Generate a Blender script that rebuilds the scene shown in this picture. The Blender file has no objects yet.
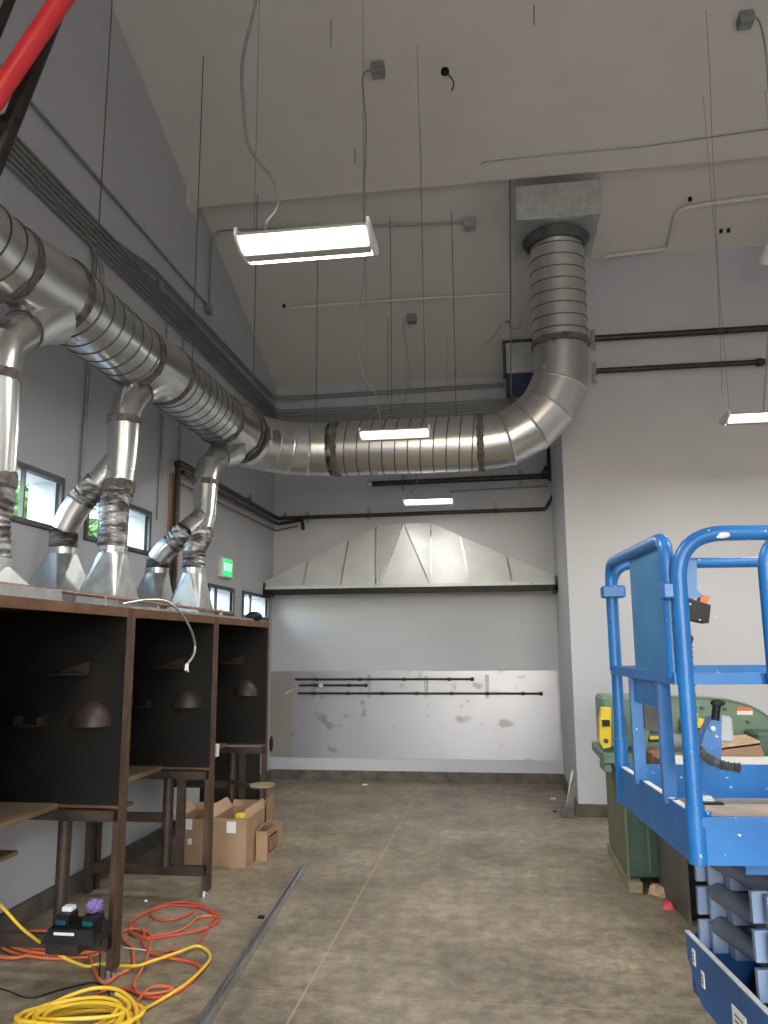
import bpy, bmesh, math, random
from mathutils import Vector as V, Matrix
random.seed(7)
R = math.radians
COL = bpy.context.scene.collection

# ---------------------------------------------------------------- camera geometry (768x1024 frame)
FPX, PITCH, YAW, ROLL, EYE = 785.2, R(9.70), R(8.253), R(-0.392), V((0, 0, 1.6))
_f = V((-math.sin(YAW)*math.cos(PITCH), math.cos(YAW)*math.cos(PITCH), math.sin(PITCH)))
_r = V((math.cos(YAW), math.sin(YAW), 0)); _u = _r.cross(_f)
RT = _r*math.cos(ROLL) + _u*math.sin(ROLL); UP = _u*math.cos(ROLL) - _r*math.sin(ROLL)
def ray(px, py): return RT*((px-384)/FPX) - UP*((py-512)/FPX) + _f
def at(px, py, ax, val):
    """point of the plane ax=val seen at a pixel of the survey photograph"""
    d = ray(px, py); i = 'XYZ'.index(ax); return EYE + d*((val-EYE[i])/d[i])
def ceil_z(y): return 5.985+.37*(6.6-y) if y < 6.83 else 5.0+.355*(9.761-y)
def at_ceiling(px, py):
    d = ray(px, py); a, b = 2.0, 12.0
    for _ in range(40):
        m = (a+b)/2; p = EYE + d*(m/d.y)
        if p.z < ceil_z(p.y): a = m
        else: b = m
    return EYE + d*(a/d.y)

LX, BY, RY, EX = -2.862, 9.761, 7.989, 0.685     # left wall, back wall, front of right wall block, alcove side

# ---------------------------------------------------------------- materials
def nodes(name):
    m = bpy.data.materials.new(name); m.use_nodes = True
    nt = m.node_tree; return m, nt, nt.nodes['Principled BSDF']
def mat(name, c1, c2=None, scale=4, rough=.6, metal=0, bump=0, bscale=None, rough2=None, lo=.35, hi=.65, stretch=None, detail=6, emit=None, es=0, spec=None):
    m, nt, b = nodes(name); N, L = nt.nodes, nt.links
    b.inputs['Roughness'].default_value = rough; b.inputs['Metallic'].default_value = metal
    b.inputs['Base Color'].default_value = (*c1, 1)
    if spec is not None: b.inputs['Specular IOR Level'].default_value = spec
    tc = N.new('ShaderNodeTexCoord'); mp = N.new('ShaderNodeMapping'); L.new(tc.outputs['Object'], mp.inputs['Vector'])
    if stretch: mp.inputs['Scale'].default_value = stretch
    if c2:
        n = N.new('ShaderNodeTexNoise'); n.inputs['Scale'].default_value = scale; n.inputs['Detail'].default_value = detail
        L.new(mp.outputs['Vector'], n.inputs['Vector'])
        cr = N.new('ShaderNodeValToRGB'); cr.color_ramp.elements[0].position = lo; cr.color_ramp.elements[1].position = hi
        cr.color_ramp.elements[0].color = (*c1, 1); cr.color_ramp.elements[1].color = (*c2, 1)
        L.new(n.outputs['Fac'], cr.inputs['Fac']); L.new(cr.outputs['Color'], b.inputs['Base Color'])
        if rough2 is not None:
            mr = N.new('ShaderNodeMapRange'); mr.inputs['From Min'].default_value = lo; mr.inputs['From Max'].default_value = hi
            mr.inputs['To Min'].default_value = rough; mr.inputs['To Max'].default_value = rough2
            L.new(n.outputs['Fac'], mr.inputs['Value']); L.new(mr.outputs['Result'], b.inputs['Roughness'])
    if bump:
        n2 = N.new('ShaderNodeTexNoise'); n2.inputs['Scale'].default_value = bscale or scale*3; n2.inputs['Detail'].default_value = 4
        L.new(mp.outputs['Vector'], n2.inputs['Vector'])
        bp = N.new('ShaderNodeBump'); bp.inputs['Strength'].default_value = bump; bp.inputs['Distance'].default_value = .02
        L.new(n2.outputs['Fac'], bp.inputs['Height']); L.new(bp.outputs['Normal'], b.inputs['Normal'])
    if emit: b.inputs['Emission Color'].default_value = (*emit, 1); b.inputs['Emission Strength'].default_value = es
    return m

M = {}
M['wall'] = mat('wall_paint', (.458,.473,.515), (.488,.503,.545), 1.3, .6, bump=.05, bscale=60)
M['ceil'] = mat('ceiling_paint', (.60,.585,.56), (.63,.615,.59), 2, .8, bump=.05, bscale=40)
M['galv'] = mat('galvanised_sheet', (.60,.61,.61), (.66,.67,.67), 3, .26, 1, bump=.006, bscale=3, rough2=.31, detail=2, lo=.2, hi=.8)
M['galv_dull'] = mat('galvanised_dull', (.50,.53,.53), (.64,.66,.66), 14, .34, 1, bump=.015, bscale=8, rough2=.45)
M['seam'] = mat('lock_seam', (.10,.10,.10), None, rough=.6, metal=.5)
M['hood'] = mat('hood_sheet', (.50,.52,.52), (.58,.60,.60), 3, .62, .3, bump=.01, bscale=4, rough2=.5)
M['foil'] = mat('foil_flex', (.10,.09,.085), (.46,.46,.47), 9, .55, .75, bump=.6, bscale=24, rough2=.35, lo=.42, hi=.6, stretch=(1,1,3))
M['mastic'] = mat('duct_mastic', (.075,.062,.055), (.17,.15,.14), 22, .75, 0, bump=.7, bscale=60)
M['conduit'] = mat('conduit_steel', (.25,.27,.27), (.33,.35,.35), 20, .45, .6)
M['blackpipe'] = mat('black_pipe', (.018,.016,.016), (.045,.035,.03), 15, .4, .3)
M['copper'] = mat('copper_pipe', (.22,.11,.07), (.33,.2,.13), 15, .5, .6)
M['rust'] = mat('rusted_booth_steel', (.09,.045,.026), (.20,.09,.042), 6, .6, .25, bump=.25, bscale=70, lo=.3, hi=.75)
M['rustdark'] = mat('dark_rusted_steel', (.05,.030,.020), (.125,.066,.040), 6, .6, .25, bump=.25, bscale=70, lo=.3, hi=.75)
M['soot'] = mat('sooted_booth_steel', (.004,.0035,.003), (.014,.011,.009), 2.2, .6, .0, bump=.08, bscale=20, spec=.25)
M['leg'] = mat('dark_leg_steel', (.032,.022,.018), (.07,.045,.033), 8, .5, .3, bump=.1)
M['wood'] = mat('bench_board', (.13,.09,.058), (.22,.16,.10), 4, .6, 0, bump=.1, stretch=(6,1,6))
M['floor'] = None
M['blue'] = mat('lift_blue_paint', (.010,.115,.36), (.014,.16,.46), 5, .36, .0, bump=.08, bscale=30)
def chips(m, thr=.70, sc=42):
    nt = m.node_tree; N, L = nt.nodes, nt.links; b = N['Principled BSDF']; src = b.inputs['Base Color'].links[0].from_socket
    tc = N.new('ShaderNodeTexCoord'); n = N.new('ShaderNodeTexNoise'); n.inputs['Scale'].default_value = sc; n.inputs['Detail'].default_value = 3; L.new(tc.outputs['Object'], n.inputs['Vector'])
    mr = N.new('ShaderNodeMapRange'); mr.inputs['From Min'].default_value = thr; mr.inputs['From Max'].default_value = thr+.02; L.new(n.outputs['Fac'], mr.inputs['Value'])
    q = N.new('ShaderNodeMix'); q.data_type = 'RGBA'; L.new(mr.outputs[0], q.inputs['Factor']); L.new(src, q.inputs['A']); q.inputs['B'].default_value = (.55,.62,.68,1)
    L.new(q.outputs['Result'], b.inputs['Base Color'])
chips(M['blue'])
M['bluemid'] = mat('lift_base_blue', (.012,.075,.24), (.02,.11,.33), 4, .45, .0, bump=.08, bscale=30)
M['arm'] = mat('scissor_grey_blue', (.16,.22,.35), (.21,.28,.42), 6, .5)
M['armd'] = mat('scissor_tube_grey', (.10,.12,.16), (.16,.18,.23), 6, .5)
M['scuff'] = mat('worn_white_paint', (.62,.66,.68), (.75,.77,.77), 30, .6)
M['deck'] = mat('deck_plywood', (.36,.29,.22), (.47,.39,.30), 8, .7)
M['green'] = mat('machine_green', (.115,.19,.135), (.15,.235,.165), 5, .45, 0, bump=.08, bscale=20)
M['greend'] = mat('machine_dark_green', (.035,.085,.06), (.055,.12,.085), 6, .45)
M['olive'] = mat('worn_olive_side', (.12,.14,.09), (.19,.19,.12), 7, .6)
M['yellow'] = mat('safety_yellow', (.78,.58,.02), None, rough=.5)
M['black'] = mat('black_plastic', (.006,.006,.007), (.014,.014,.016), 10, .5, spec=.25)
M['dgrey'] = mat('dark_grey_steel', (.06,.06,.065), (.09,.09,.09), 6, .5)
M['panel'] = mat('brown_grey_panel', (.10,.095,.085), (.15,.14,.125), 3, .55)
M['fixture'] = mat('fixture_body', (.42,.40,.39), None, rough=.5)
M['white'] = mat('white_plastic', (.75,.76,.76), None, rough=.5)
M['whitepipe'] = mat('white_painted_conduit', (.64,.62,.59), None, rough=.6)
M['card'] = mat('cardboard', (.30,.185,.105), (.38,.24,.145), 5, .8, 0, bump=.05)
M['cardin'] = mat('cardboard_light', (.46,.31,.19), (.52,.36,.23), 5, .8)
M['orange'] = mat('orange_cord', (.62,.13,.045), (.72,.19,.07), 6, .55)
M['red2'] = mat('red_cord', (.55,.07,.035), (.64,.10,.05), 6, .55)
M['ycord'] = mat('yellow_cord', (.80,.50,.03), (.85,.58,.06), 6, .5)
M['red'] = mat('red_gloss_paint', (.75,.03,.04), (.80,.045,.055), 4, .35)
M['teal'] = mat('teal_plastic', (.0,.07,.09), None, rough=.4)
M['purple'] = mat('purple_cloth', (.15,.09,.27), (.23,.15,.38), 20, .8, bump=.4, bscale=60)
M['wire'] = mat('wire_rope', (.15,.14,.14), None, rough=.5, metal=.6)
M['rod'] = mat('threaded_rod', (.17,.17,.165), None, rough=.5, metal=.7)
M['kerb'] = mat('concrete_kerb', (.075,.066,.055), (.14,.12,.10), 7, .85, bump=.3, bscale=40)
M['frame'] = mat('window_frame', (.075,.078,.078), (.10,.10,.10), 6, .5, .3)
M['timber'] = mat('old_timber', (.22,.19,.11), (.33,.28,.17), 6, .8, bump=.3)
M['paper'] = mat('crumpled_paper', (.42,.29,.17), (.55,.42,.28), 30, .8, bump=.3)
M['leaf'] = mat('foliage', (.07,.16,.03), (.20,.34,.08), 3, .8)
M['outwall'] = mat('pale_outside_wall', (.80,.86,.88), (.86,.9,.92), 2, .8)
M['lens'] = mat('lit_tube_lens', (1,1,1), None, rough=.4, emit=(1.0,.94,.87), es=7)
M['exitgreen'] = mat('exit_green', (.02,.5,.13), None, rough=.4, emit=(.03,.75,.22), es=.7)
M['exitletter'] = mat('exit_letter', (.6,.9,.7), None, rough=.4, emit=(.6,1,.75), es=.9)
M['glass'] = None
def glass():
    m, nt, b = nodes('window_glass'); N, L = nt.nodes, nt.links
    t = N.new('ShaderNodeBsdfTransparent'); t.inputs['Color'].default_value = (.88,.96,.98,1)
    g = N.new('ShaderNodeBsdfGlossy'); g.inputs['Roughness'].default_value = .02
    mx = N.new('ShaderNodeMixShader'); mx.inputs['Fac'].default_value = .06
    L.new(t.outputs[0], mx.inputs[1]); L.new(g.outputs[0], mx.inputs[2]); L.new(mx.outputs[0], N['Material Output'].inputs['Surface']); return m
M['glass'] = glass()
def floor_mat():
    m, nt, b = nodes('worn_concrete'); N, L = nt.nodes, nt.links
    tc = N.new('ShaderNodeTexCoord')
    def noise(s, d=8, ro=.6, st=None):
        n = N.new('ShaderNodeTexNoise'); n.inputs['Scale'].default_value = s; n.inputs['Detail'].default_value = d; n.inputs['Roughness'].default_value = ro
        if st:
            mp = N.new('ShaderNodeMapping'); mp.inputs['Scale'].default_value = st; L.new(tc.outputs['Object'], mp.inputs['Vector']); L.new(mp.outputs[0], n.inputs['Vector'])
        else: L.new(tc.outputs['Object'], n.inputs['Vector'])
        return n
    n1 = noise(1.3, 12, .72); cr = N.new('ShaderNodeValToRGB'); e = cr.color_ramp.elements
    e[0].position = .3; e[0].color = (.135,.108,.076,1); e[1].position = .68; e[1].color = (.43,.37,.28,1)
    k = e.new(.5); k.color = (.295,.25,.185,1)
    L.new(n1.outputs['Fac'], cr.inputs['Fac'])
    n2 = noise(11, 12, .75); c2 = N.new('ShaderNodeValToRGB'); c2.color_ramp.elements[0].position = .35; c2.color_ramp.elements[1].position = .72
    c2.color_ramp.elements[0].color = (.52,.52,.52,1); c2.color_ramp.elements[1].color = (1.36,1.34,1.28,1); L.new(n2.outputs['Fac'], c2.inputs['Fac'])
    mx = N.new('ShaderNodeMix'); mx.data_type = 'RGBA'; mx.blend_type = 'MULTIPLY'; mx.inputs['Factor'].default_value = 1
    L.new(cr.outputs['Color'], mx.inputs['A']); L.new(c2.outputs['Color'], mx.inputs['B'])
    # dark stains
    n3 = noise(.8, 5, .5, (1.3,.8,1)); c3 = N.new('ShaderNodeValToRGB'); c3.color_ramp.elements[0].position = .60; c3.color_ramp.elements[1].position = .72
    c3.color_ramp.elements[0].color = (1,1,1,1); c3.color_ramp.elements[1].color = (.74,.74,.74,1); L.new(n3.outputs['Fac'], c3.inputs['Fac'])
    mx2 = N.new('ShaderNodeMix'); mx2.data_type = 'RGBA'; mx2.blend_type = 'MULTIPLY'; mx2.inputs['Factor'].default_value = 1
    L.new(mx.outputs['Result'], mx2.inputs['A']); L.new(c3.outputs['Color'], mx2.inputs['B'])
    # fine white specks
    n4 = noise(26, 2, .5); c4 = N.new('ShaderNodeValToRGB'); c4.color_ramp.elements[0].position = .76; c4.color_ramp.elements[1].position = .79
    c4.color_ramp.elements[0].color = (0,0,0,1); c4.color_ramp.elements[1].color = (1,1,1,1); L.new(n4.outputs['Fac'], c4.inputs['Fac'])
    mx3 = N.new('ShaderNodeMix'); mx3.data_type = 'RGBA'; L.new(c4.outputs['Color'], mx3.inputs['Factor'])
    L.new(mx2.outputs['Result'], mx3.inputs['A']); mx3.inputs['B'].default_value = (.4,.38,.33,1)
    # control joints at x=-0.96 and y=3.91
    sp = N.new('ShaderNodeSeparateXYZ'); L.new(tc.outputs['Object'], sp.inputs[0]); prev = mx3.outputs['Result']
    for ch, v0, w, a in (('X',-.96,.0045,.6),('Y',3.91,.004,.4)):
        s = N.new('ShaderNodeMath'); s.operation = 'SUBTRACT'; L.new(sp.outputs[ch], s.inputs[0]); s.inputs[1].default_value = v0
        ab = N.new('ShaderNodeMath'); ab.operation = 'ABSOLUTE'; L.new(s.outputs[0], ab.inputs[0])
        lt = N.new('ShaderNodeMath'); lt.operation = 'LESS_THAN'; L.new(ab.outputs[0], lt.inputs[0]); lt.inputs[1].default_value = w
        mu = N.new('ShaderNodeMath'); mu.operation = 'MULTIPLY'; L.new(lt.outputs[0], mu.inputs[0]); mu.inputs[1].default_value = a
        q = N.new('ShaderNodeMix'); q.data_type = 'RGBA'; L.new(mu.outputs[0], q.inputs['Factor']); L.new(prev, q.inputs['A'])
        q.inputs['B'].default_value = (.50,.40,.26,1); prev = q.outputs['Result']
    L.new(prev, b.inputs['Base Color'])
    mr = N.new('ShaderNodeMapRange'); mr.inputs['To Min'].default_value = .34; mr.inputs['To Max'].default_value = .62; L.new(n2.outputs['Fac'], mr.inputs['Value'])
    L.new(mr.outputs['Result'], b.inputs['Roughness'])
    bp = N.new('ShaderNodeBump'); bp.inputs['Strength'].default_value = .12; bp.inputs['Distance'].default_value = .01
    L.new(n2.outputs['Fac'], bp.inputs['Height']); L.new(bp.outputs['Normal'], b.inputs['Normal'])
    return m
M['floor'] = floor_mat()
def sheet_mat():
    m, nt, b = nodes('scuffed_stainless_sheet'); N, L = nt.nodes, nt.links
    tc = N.new('ShaderNodeTexCoord'); sp = N.new('ShaderNodeSeparateXYZ'); L.new(tc.outputs['Object'], sp.inputs[0])
    n = N.new('ShaderNodeTexNoise'); n.inputs['Scale'].default_value = 5; n.inputs['Detail'].default_value = 8; L.new(tc.outputs['Object'], n.inputs['Vector'])
    c = N.new('ShaderNodeValToRGB'); c.color_ramp.elements[0].position = .60; c.color_ramp.elements[1].position = .68
    c.color_ramp.elements[0].color = (.37,.38,.425,1); c.color_ramp.elements[1].color = (.25,.24,.24,1); L.new(n.outputs['Fac'], c.inputs['Fac'])
    # the browned first sheet at the left, up to x = -2.56
    lt = N.new('ShaderNodeMapRange'); lt.inputs['From Min'].default_value = -2.60; lt.inputs['From Max'].default_value = -2.56
    lt.inputs['To Min'].default_value = 1; lt.inputs['To Max'].default_value = 0; L.new(sp.outputs['X'], lt.inputs['Value'])
    q = N.new('ShaderNodeMix'); q.data_type = 'RGBA'; L.new(lt.outputs[0], q.inputs['Factor']); L.new(c.outputs['Color'], q.inputs['A']); q.inputs['B'].default_value = (.36,.33,.30,1)
    L.new(q.outputs['Result'], b.inputs['Base Color'])
    b.inputs['Metallic'].default_value = .45
    n2 = N.new('ShaderNodeTexNoise'); n2.inputs['Scale'].default_value = 2.0; n2.inputs['Detail'].default_value = 3
    mp = N.new('ShaderNodeMapping'); mp.inputs['Scale'].default_value = (1.6,1,.5); L.new(tc.outputs['Object'], mp.inputs[0]); L.new(mp.outputs[0], n2.inputs['Vector'])
    mr = N.new('ShaderNodeMapRange'); mr.inputs['To Min'].default_value = .25; mr.inputs['To Max'].default_value = .45; L.new(n.outputs['Fac'], mr.inputs['Value']); L.new(mr.outputs[0], b.inputs['Roughness'])
    bp = N.new('ShaderNodeBump'); bp.inputs['Strength'].default_value = .10; bp.inputs['Distance'].default_value = .03; L.new(n2.outputs['Fac'], bp.inputs['Height']); L.new(bp.outputs['Normal'], b.inputs['Normal'])
    return m
M['sheet'] = sheet_mat()

# ---------------------------------------------------------------- mesh builder (world coordinates)
ROOT = {}
class MB:
    def __init__(s): s.v = []; s.f = []; s.mi = set(); s.m2 = None
    def add(s, vs, fs):
        o = len(s.v); s.v += [V(p) for p in vs]; s.f += [tuple(i+o for i in f) for f in fs]; return s
    def box(s, a, b):
        x0,y0,z0 = a; x1,y1,z1 = b
        return s.hexa([(x0,y0,z0),(x1,y0,z0),(x1,y1,z0),(x0,y1,z0)], [(x0,y0,z1),(x1,y0,z1),(x1,y1,z1),(x0,y1,z1)])
    def hexa(s, bot, top):
        return s.add(list(bot)+list(top), [(3,2,1,0),(4,5,6,7),(0,1,5,4),(1,2,6,5),(2,3,7,6),(3,0,4,7)])
    def bbox(s, a, b, r=.004):
        """box with chamfered edges"""
        a, b = V(a), V(b); lo = V([min(a[i],b[i]) for i in range(3)]); hi = V([max(a[i],b[i]) for i in range(3)])
        r = min(r, min(hi-lo)*.3); bm = bmesh.new(); bmesh.ops.create_cube(bm, size=1)
        for v in bm.verts: v.co = V([(lo[i]+hi[i])/2 + v.co[i]*(hi[i]-lo[i]) for i in range(3)])
        bmesh.ops.bevel(bm, geom=bm.edges[:], offset=r, segments=1, affect='EDGES')
        bm.verts.index_update(); s.add([v.co.copy() for v in bm.verts], [[v.index for v in f.verts] for f in bm.faces]); bm.free(); return s
    def bar(s, p0, p1, w, h, up=(0,0,1)):
        p0, p1 = V(p0), V(p1); d = (p1-p0).normalized(); up = V(up)
        if abs(d.dot(up)) > .98: up = V((0,1,0))
        x = d.cross(up).normalized(); y = x.cross(d).normalized()
        q = lambda p: [p - x*w/2 - y*h/2, p + x*w/2 - y*h/2, p + x*w/2 + y*h/2, p - x*w/2 + y*h/2]
        return s.hexa(q(p0), q(p1))
    def prism(s, pts, off):
        n = len(pts); off = V(off); a = [V(p) for p in pts]
        return s.add(a + [p+off for p in a], [tuple(range(n))[::-1], tuple(range(n,2*n))] + [(i,(i+1)%n,(i+1)%n+n,i+n) for i in range(n)])
    def tube(s, pts, r, n=8, cap=True, closed=False):
        P = [V(p) for p in pts]; rr = r if isinstance(r, (list,tuple)) else [r]*len(P); o = len(s.v); T = []
        for i in range(len(P)):
            if closed: t = P[(i+1)%len(P)] - P[i-1]
            else: t = P[min(i+1,len(P)-1)] - P[max(i-1,0)]
            T.append(t.normalized() if t.length > 1e-9 else V((0,0,1)))
        ref = V((0,0,1)) if abs(T[0].z) < .9 else V((1,0,0)); nx = T[0].cross(ref).normalized()
        for i, p in enumerate(P):
            nx = (nx - T[i]*nx.dot(T[i])); nx = nx.normalized() if nx.length > 1e-6 else T[i].orthogonal().normalized(); ny = T[i].cross(nx)
            for k in range(n): s.v.append(p + nx*rr[i]*math.cos(2*math.pi*k/n) + ny*rr[i]*math.sin(2*math.pi*k/n))
        m = len(P)
        for i in range(m-1 if not closed else m):
            for k in range(n):
                a = o+i*n+k; b_ = o+i*n+(k+1)%n; c = o+((i+1)%m)*n+(k+1)%n; d = o+((i+1)%m)*n+k; s.f.append((a,b_,c,d))
        if cap and not closed: s.f.append(tuple(o+k for k in range(n))[::-1]); s.f.append(tuple(o+(m-1)*n+k for k in range(n)))
        return s
    def ball(s, c, r, n=10, sc=(1,1,1), zmin=-1):
        c = V(c); rings = [math.pi*i/(n//2+1) for i in range(n//2+2)]; o = len(s.v)
        for t in rings:
            for k in range(n):
                a = 2*math.pi*k/n; z = max(math.cos(t), zmin)
                s.v.append(c + V((math.sin(t)*math.cos(a)*r*sc[0], math.sin(t)*math.sin(a)*r*sc[1], z*r*sc[2])))
        for i in range(len(rings)-1):
            for k in range(n): s.f.append((o+i*n+k, o+(i+1)*n+k, o+(i+1)*n+(k+1)%n, o+i*n+(k+1)%n))
        return s
    def build(s, name, m, parent=None, smooth=False, angle=40, **props):
        root = parent
        while root is not None and root.parent: root = root.parent
        off = ROOT.get(root.name, V((0,0,0))) if root else V((0,0,0))
        me = bpy.data.meshes.new(name); me.from_pydata([tuple(p-off) for p in s.v], [], s.f); me.update()
        bm = bmesh.new(); bm.from_mesh(me); bm.faces.ensure_lookup_table()
        for i in s.mi: bm.faces[i].material_index = 1
        bmesh.ops.remove_doubles(bm, verts=bm.verts, dist=1e-5)
        bmesh.ops.recalc_face_normals(bm, faces=bm.faces)
        if smooth:
            for f in bm.faces: f.smooth = True
            for e in bm.edges:
                if len(e.link_faces) == 2 and e.calc_face_angle(0) > R(angle): e.smooth = False
        bm.to_mesh(me); bm.free()
        if m: me.materials.append(m)
        if s.m2: me.materials.append(s.m2)
        o = bpy.data.objects.new(name, me); COL.objects.link(o); o.parent = parent
        for k, v in props.items(): o[k] = v
        return o
def thing(name, loc, label, cat, group=None):
    o = bpy.data.objects.new(name, None); COL.objects.link(o); o.location = loc; o.empty_display_size = .1
    ROOT[o.name] = V(loc); o['label'] = label; o['category'] = cat
    if group: o['group'] = group
    return o
def tag(o, label, cat, group=None):
    o['label'] = label; o['category'] = cat
    if group: o['group'] = group
    return o
def copy_tree(o, loc, label=None, rotz=None):
    def cp(a, par):
        c = a.copy(); COL.objects.link(c); c.parent = par
        for ch in list(a.children): cp(ch, c)
        return c
    c = cp(o, None); c.location = loc
    if label: c['label'] = label
    if rotz is not None: c.rotation_euler.z = rotz
    return c
def struct(o): o['kind'] = 'structure'; return o
def smooth_pts(P, k=6, closed=False):
    P = [V(p) for p in P]; out = []; n = len(P)
    for i in range(n if closed else n-1):
        g = (lambda j: P[j % n]) if closed else (lambda j: P[max(0, min(n-1, j))])
        p0, p1, p2, p3 = g(i-1), g(i), g(i+1), g(i+2)
        for s in range(k):
            t = s/k; out.append(.5*((2*p1) + (p2-p0)*t + (2*p0-5*p1+4*p2-p3)*t*t + (3*p1-p0-3*p2+p3)*t**3))
    if not closed: out.append(P[-1])
    return out
def fillet(P, r, k=5):
    """polyline with rounded bends"""
    P = [V(p) for p in P]; out = [P[0]]
    for i in range(1, len(P)-1):
        a, b, c = P[i-1], P[i], P[i+1]; d1 = (a-b); d2 = (c-b); q = min(r, d1.length*.45, d2.length*.45)
        s, e = b + d1.normalized()*q, b + d2.normalized()*q
        for j in range(k+1):
            t = j/k; out.append(s*(1-t)**2 + b*2*t*(1-t) + e*t*t)
    out.append(P[-1]); return out

# ================================================================ ROOM SHELL
RX, NY = 7.2, -6.0
struct(MB().box((LX-.3, NY-.3, -.2), (RX+.3, BY+.3, 0)).build('floor', M['floor']))
def wall_with_holes(mb, holes, x0, x1, u0, u1, ztop):
    """left wall slab between x0 and x1 with rectangular holes (y0,y1,z0,z1)"""
    ys = sorted({u0, u1, *[h[0] for h in holes], *[h[1] for h in holes], 6.83, 0.0})
    for a, b in zip(ys[:-1], ys[1:]):
        hs = sorted([h for h in holes if h[0] <= a+1e-6 and h[1] >= b-1e-6], key=lambda h: h[2]); z = 0
        for h in hs: mb.box((x0,a,z),(x1,b,h[2])); z = h[3]
        e = .12
        mb.hexa([(x0,a,z),(x1,a,z),(x1,b,z),(x0,b,z)], [(x0,a,ztop(a)+e),(x1,a,ztop(a)+e),(x1,b,ztop(b-1e-4)+e),(x0,b,ztop(b-1e-4)+e)])
RIDGE = 0.0
def zt(y): return ceil_z(y) if y >= RIDGE else ceil_z(RIDGE) - .37*(RIDGE-y)
WIN = [(3.70,4.745,2.385,2.685), (5.115,6.085,2.385,2.685), (7.52,8.215,1.96,2.195), (8.585,9.53,1.96,2.195)]
mb = MB(); wall_with_holes(mb, WIN, LX-.22, LX, NY, BY+.2, zt); struct(mb.build('wall_left', M['wall']))
struct(MB().box((LX-.22, BY, 0), (EX+.1, BY+.2, 5.15)).build('wall_back', M['wall']))
mb = MB(); e = .1
mb.hexa([(EX,RY,.0),(RX,RY,.0),(RX,BY+.2,.0),(EX,BY+.2,.0)], [(EX,RY,ceil_z(RY)+e),(RX,RY,ceil_z(RY)+e),(RX,BY+.2,ceil_z(BY+.2)+e),(EX,BY+.2,ceil_z(BY+.2)+e)])
struct(mb.build('wall_right', M['wall']))
mb = MB()
for a, b in ((NY,RIDGE),(RIDGE,RY)):
    mb.hexa([(RX,a,0),(RX+.2,a,0),(RX+.2,b,0),(RX,b,0)], [(RX,a,zt(a)),(RX+.2,a,zt(a)),(RX+.2,b,zt(b)),(RX,b,zt(b))])
struct(mb.build('wall_far_right', M['wall']))
# unseen rear wall; its wide door opening is assumed, added to let daylight in
mb = MB(); ztn = zt(NY)
for a, b in (((LX-.2,NY-.2,0),(-1.6,NY,ztn)), ((4.2,NY-.2,0),(RX,NY,ztn)), ((-1.6,NY-.2,4.2),(4.2,NY,ztn))): mb.box(a, b)
struct(mb.build('wall_front', M['wall']))
mb = MB()
for a, b in ((NY-.3,RIDGE),(RIDGE,6.83),(6.83,BY+.3)):
    za, zb = (zt(a), zt(b-1e-4)) if a != 6.83 else (zt(6.8301), zt(b))
    mb.hexa([(LX-.3,a,za),(RX+.3,a,za),(RX+.3,b,zb),(LX-.3,b,zb)], [(LX-.3,a,za+.25),(RX+.3,a,za+.25),(RX+.3,b,zb+.25),(LX-.3,b,zb+.25)])
struct(mb.build('ceiling', M['ceil']))
struct(MB().hexa([(LX,6.60,5.79),(LX+.03,6.60,5.79),(LX+.03,6.83,5.79),(LX,6.83,5.79)],[(LX,6.60,5.98),(LX+.03,6.60,5.98),(LX+.03,6.83,5.898),(LX,6.83,5.898)]).build('trim_1', M['ceil']))   # end plate of the ceiling step on the left wall
for nm, a, b in (('baseboard_left',(LX,NY,0),(LX+.03,BY,.115)), ('baseboard_back',(LX+.03,BY-.03,0),(EX-.03,BY,.117)),
                 ('baseboard_alcove',(EX-.03,RY-.03,0),(EX,BY,.115)), ('baseboard_right',(EX,RY-.03,0),(RX,RY,.115))):
    struct(MB().box(a, b).build(nm, M['kerb']))
# windows: frame ring, mullion, glass
for i, (y0,y1,z0,z1) in enumerate(WIN):
    w = thing('window_%d' % (i+1), (LX, y0, z0), '', ''); del w['label']; del w['category']; w['kind'] = 'structure'
    f = MB(); t = .035; xa, xb = LX-.03, LX+.02
    f.bbox((xa,y0-t,z0-t),(xb,y1+t,z0)); f.bbox((xa,y0-t,z1),(xb,y1+t,z1+t)); f.bbox((xa,y0-t,z0),(xb,y0,z1)); f.bbox((xa,y1,z0),(xb,y1+t,z1))
    ym = y0+(y1-y0)*(.62 if i < 2 else .3)
    f.box((xa+.01,ym-.006,z0),(xa+.04,ym+.006,z1))
    struct(f.build('window_frame', M['frame'], w))
    struct(MB().box((xa+.015,y0,z0),(xa+.021,y1,z1)).build('window_pane', M['glass'], w))
# outside: ground, pale neighbouring wall, shrubs seen through the glass
struct(MB().box((-14,-8,-.6),(LX-.3,18,-.3)).build('ground_outside', mat('dry_ground', (.3,.28,.22), (.4,.37,.3), 3, .9)))
tag(MB().box((-9.4,8,-.3),(-9.0,22,7)).build('outside_wall', M['outwall']), 'pale blue neighbouring wall seen through the high windows', 'wall')
for k, (x, y, z, s) in enumerate((tuple(at(10,497,'X',-6.0))+(.62,), tuple(at(84,535,'X',-7.0))+(.55,))):
    b = thing('shrub', (x, y, -.3), ['green leafy tree seen through the nearest high window', 'green leafy tree behind the second high window'][k], 'tree', 'trees outside the windows')
    MB().tube([(x,y,-.3),(x+.05,y,z-.3)], [.09,.05], 7).build('trunk', M['leg'], b, True)
    mb = MB()
    for j in range(420):
        d = V((random.gauss(0,1), random.gauss(0,1), random.gauss(0,1))).normalized()*s*random.random()**.4; c = V((x,y,z))+V((d.x,d.y,d.z*.9))
        u = V((random.gauss(0,1),random.gauss(0,1),random.gauss(0,1))).normalized(); w2 = u.orthogonal().normalized(); q = .09
        mb.add([c-u*q, c+w2*q*.5, c+u*q, c-w2*q*.5], [(0,1,2,3)])
    mb.build('foliage', M['leaf'], b)

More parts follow.
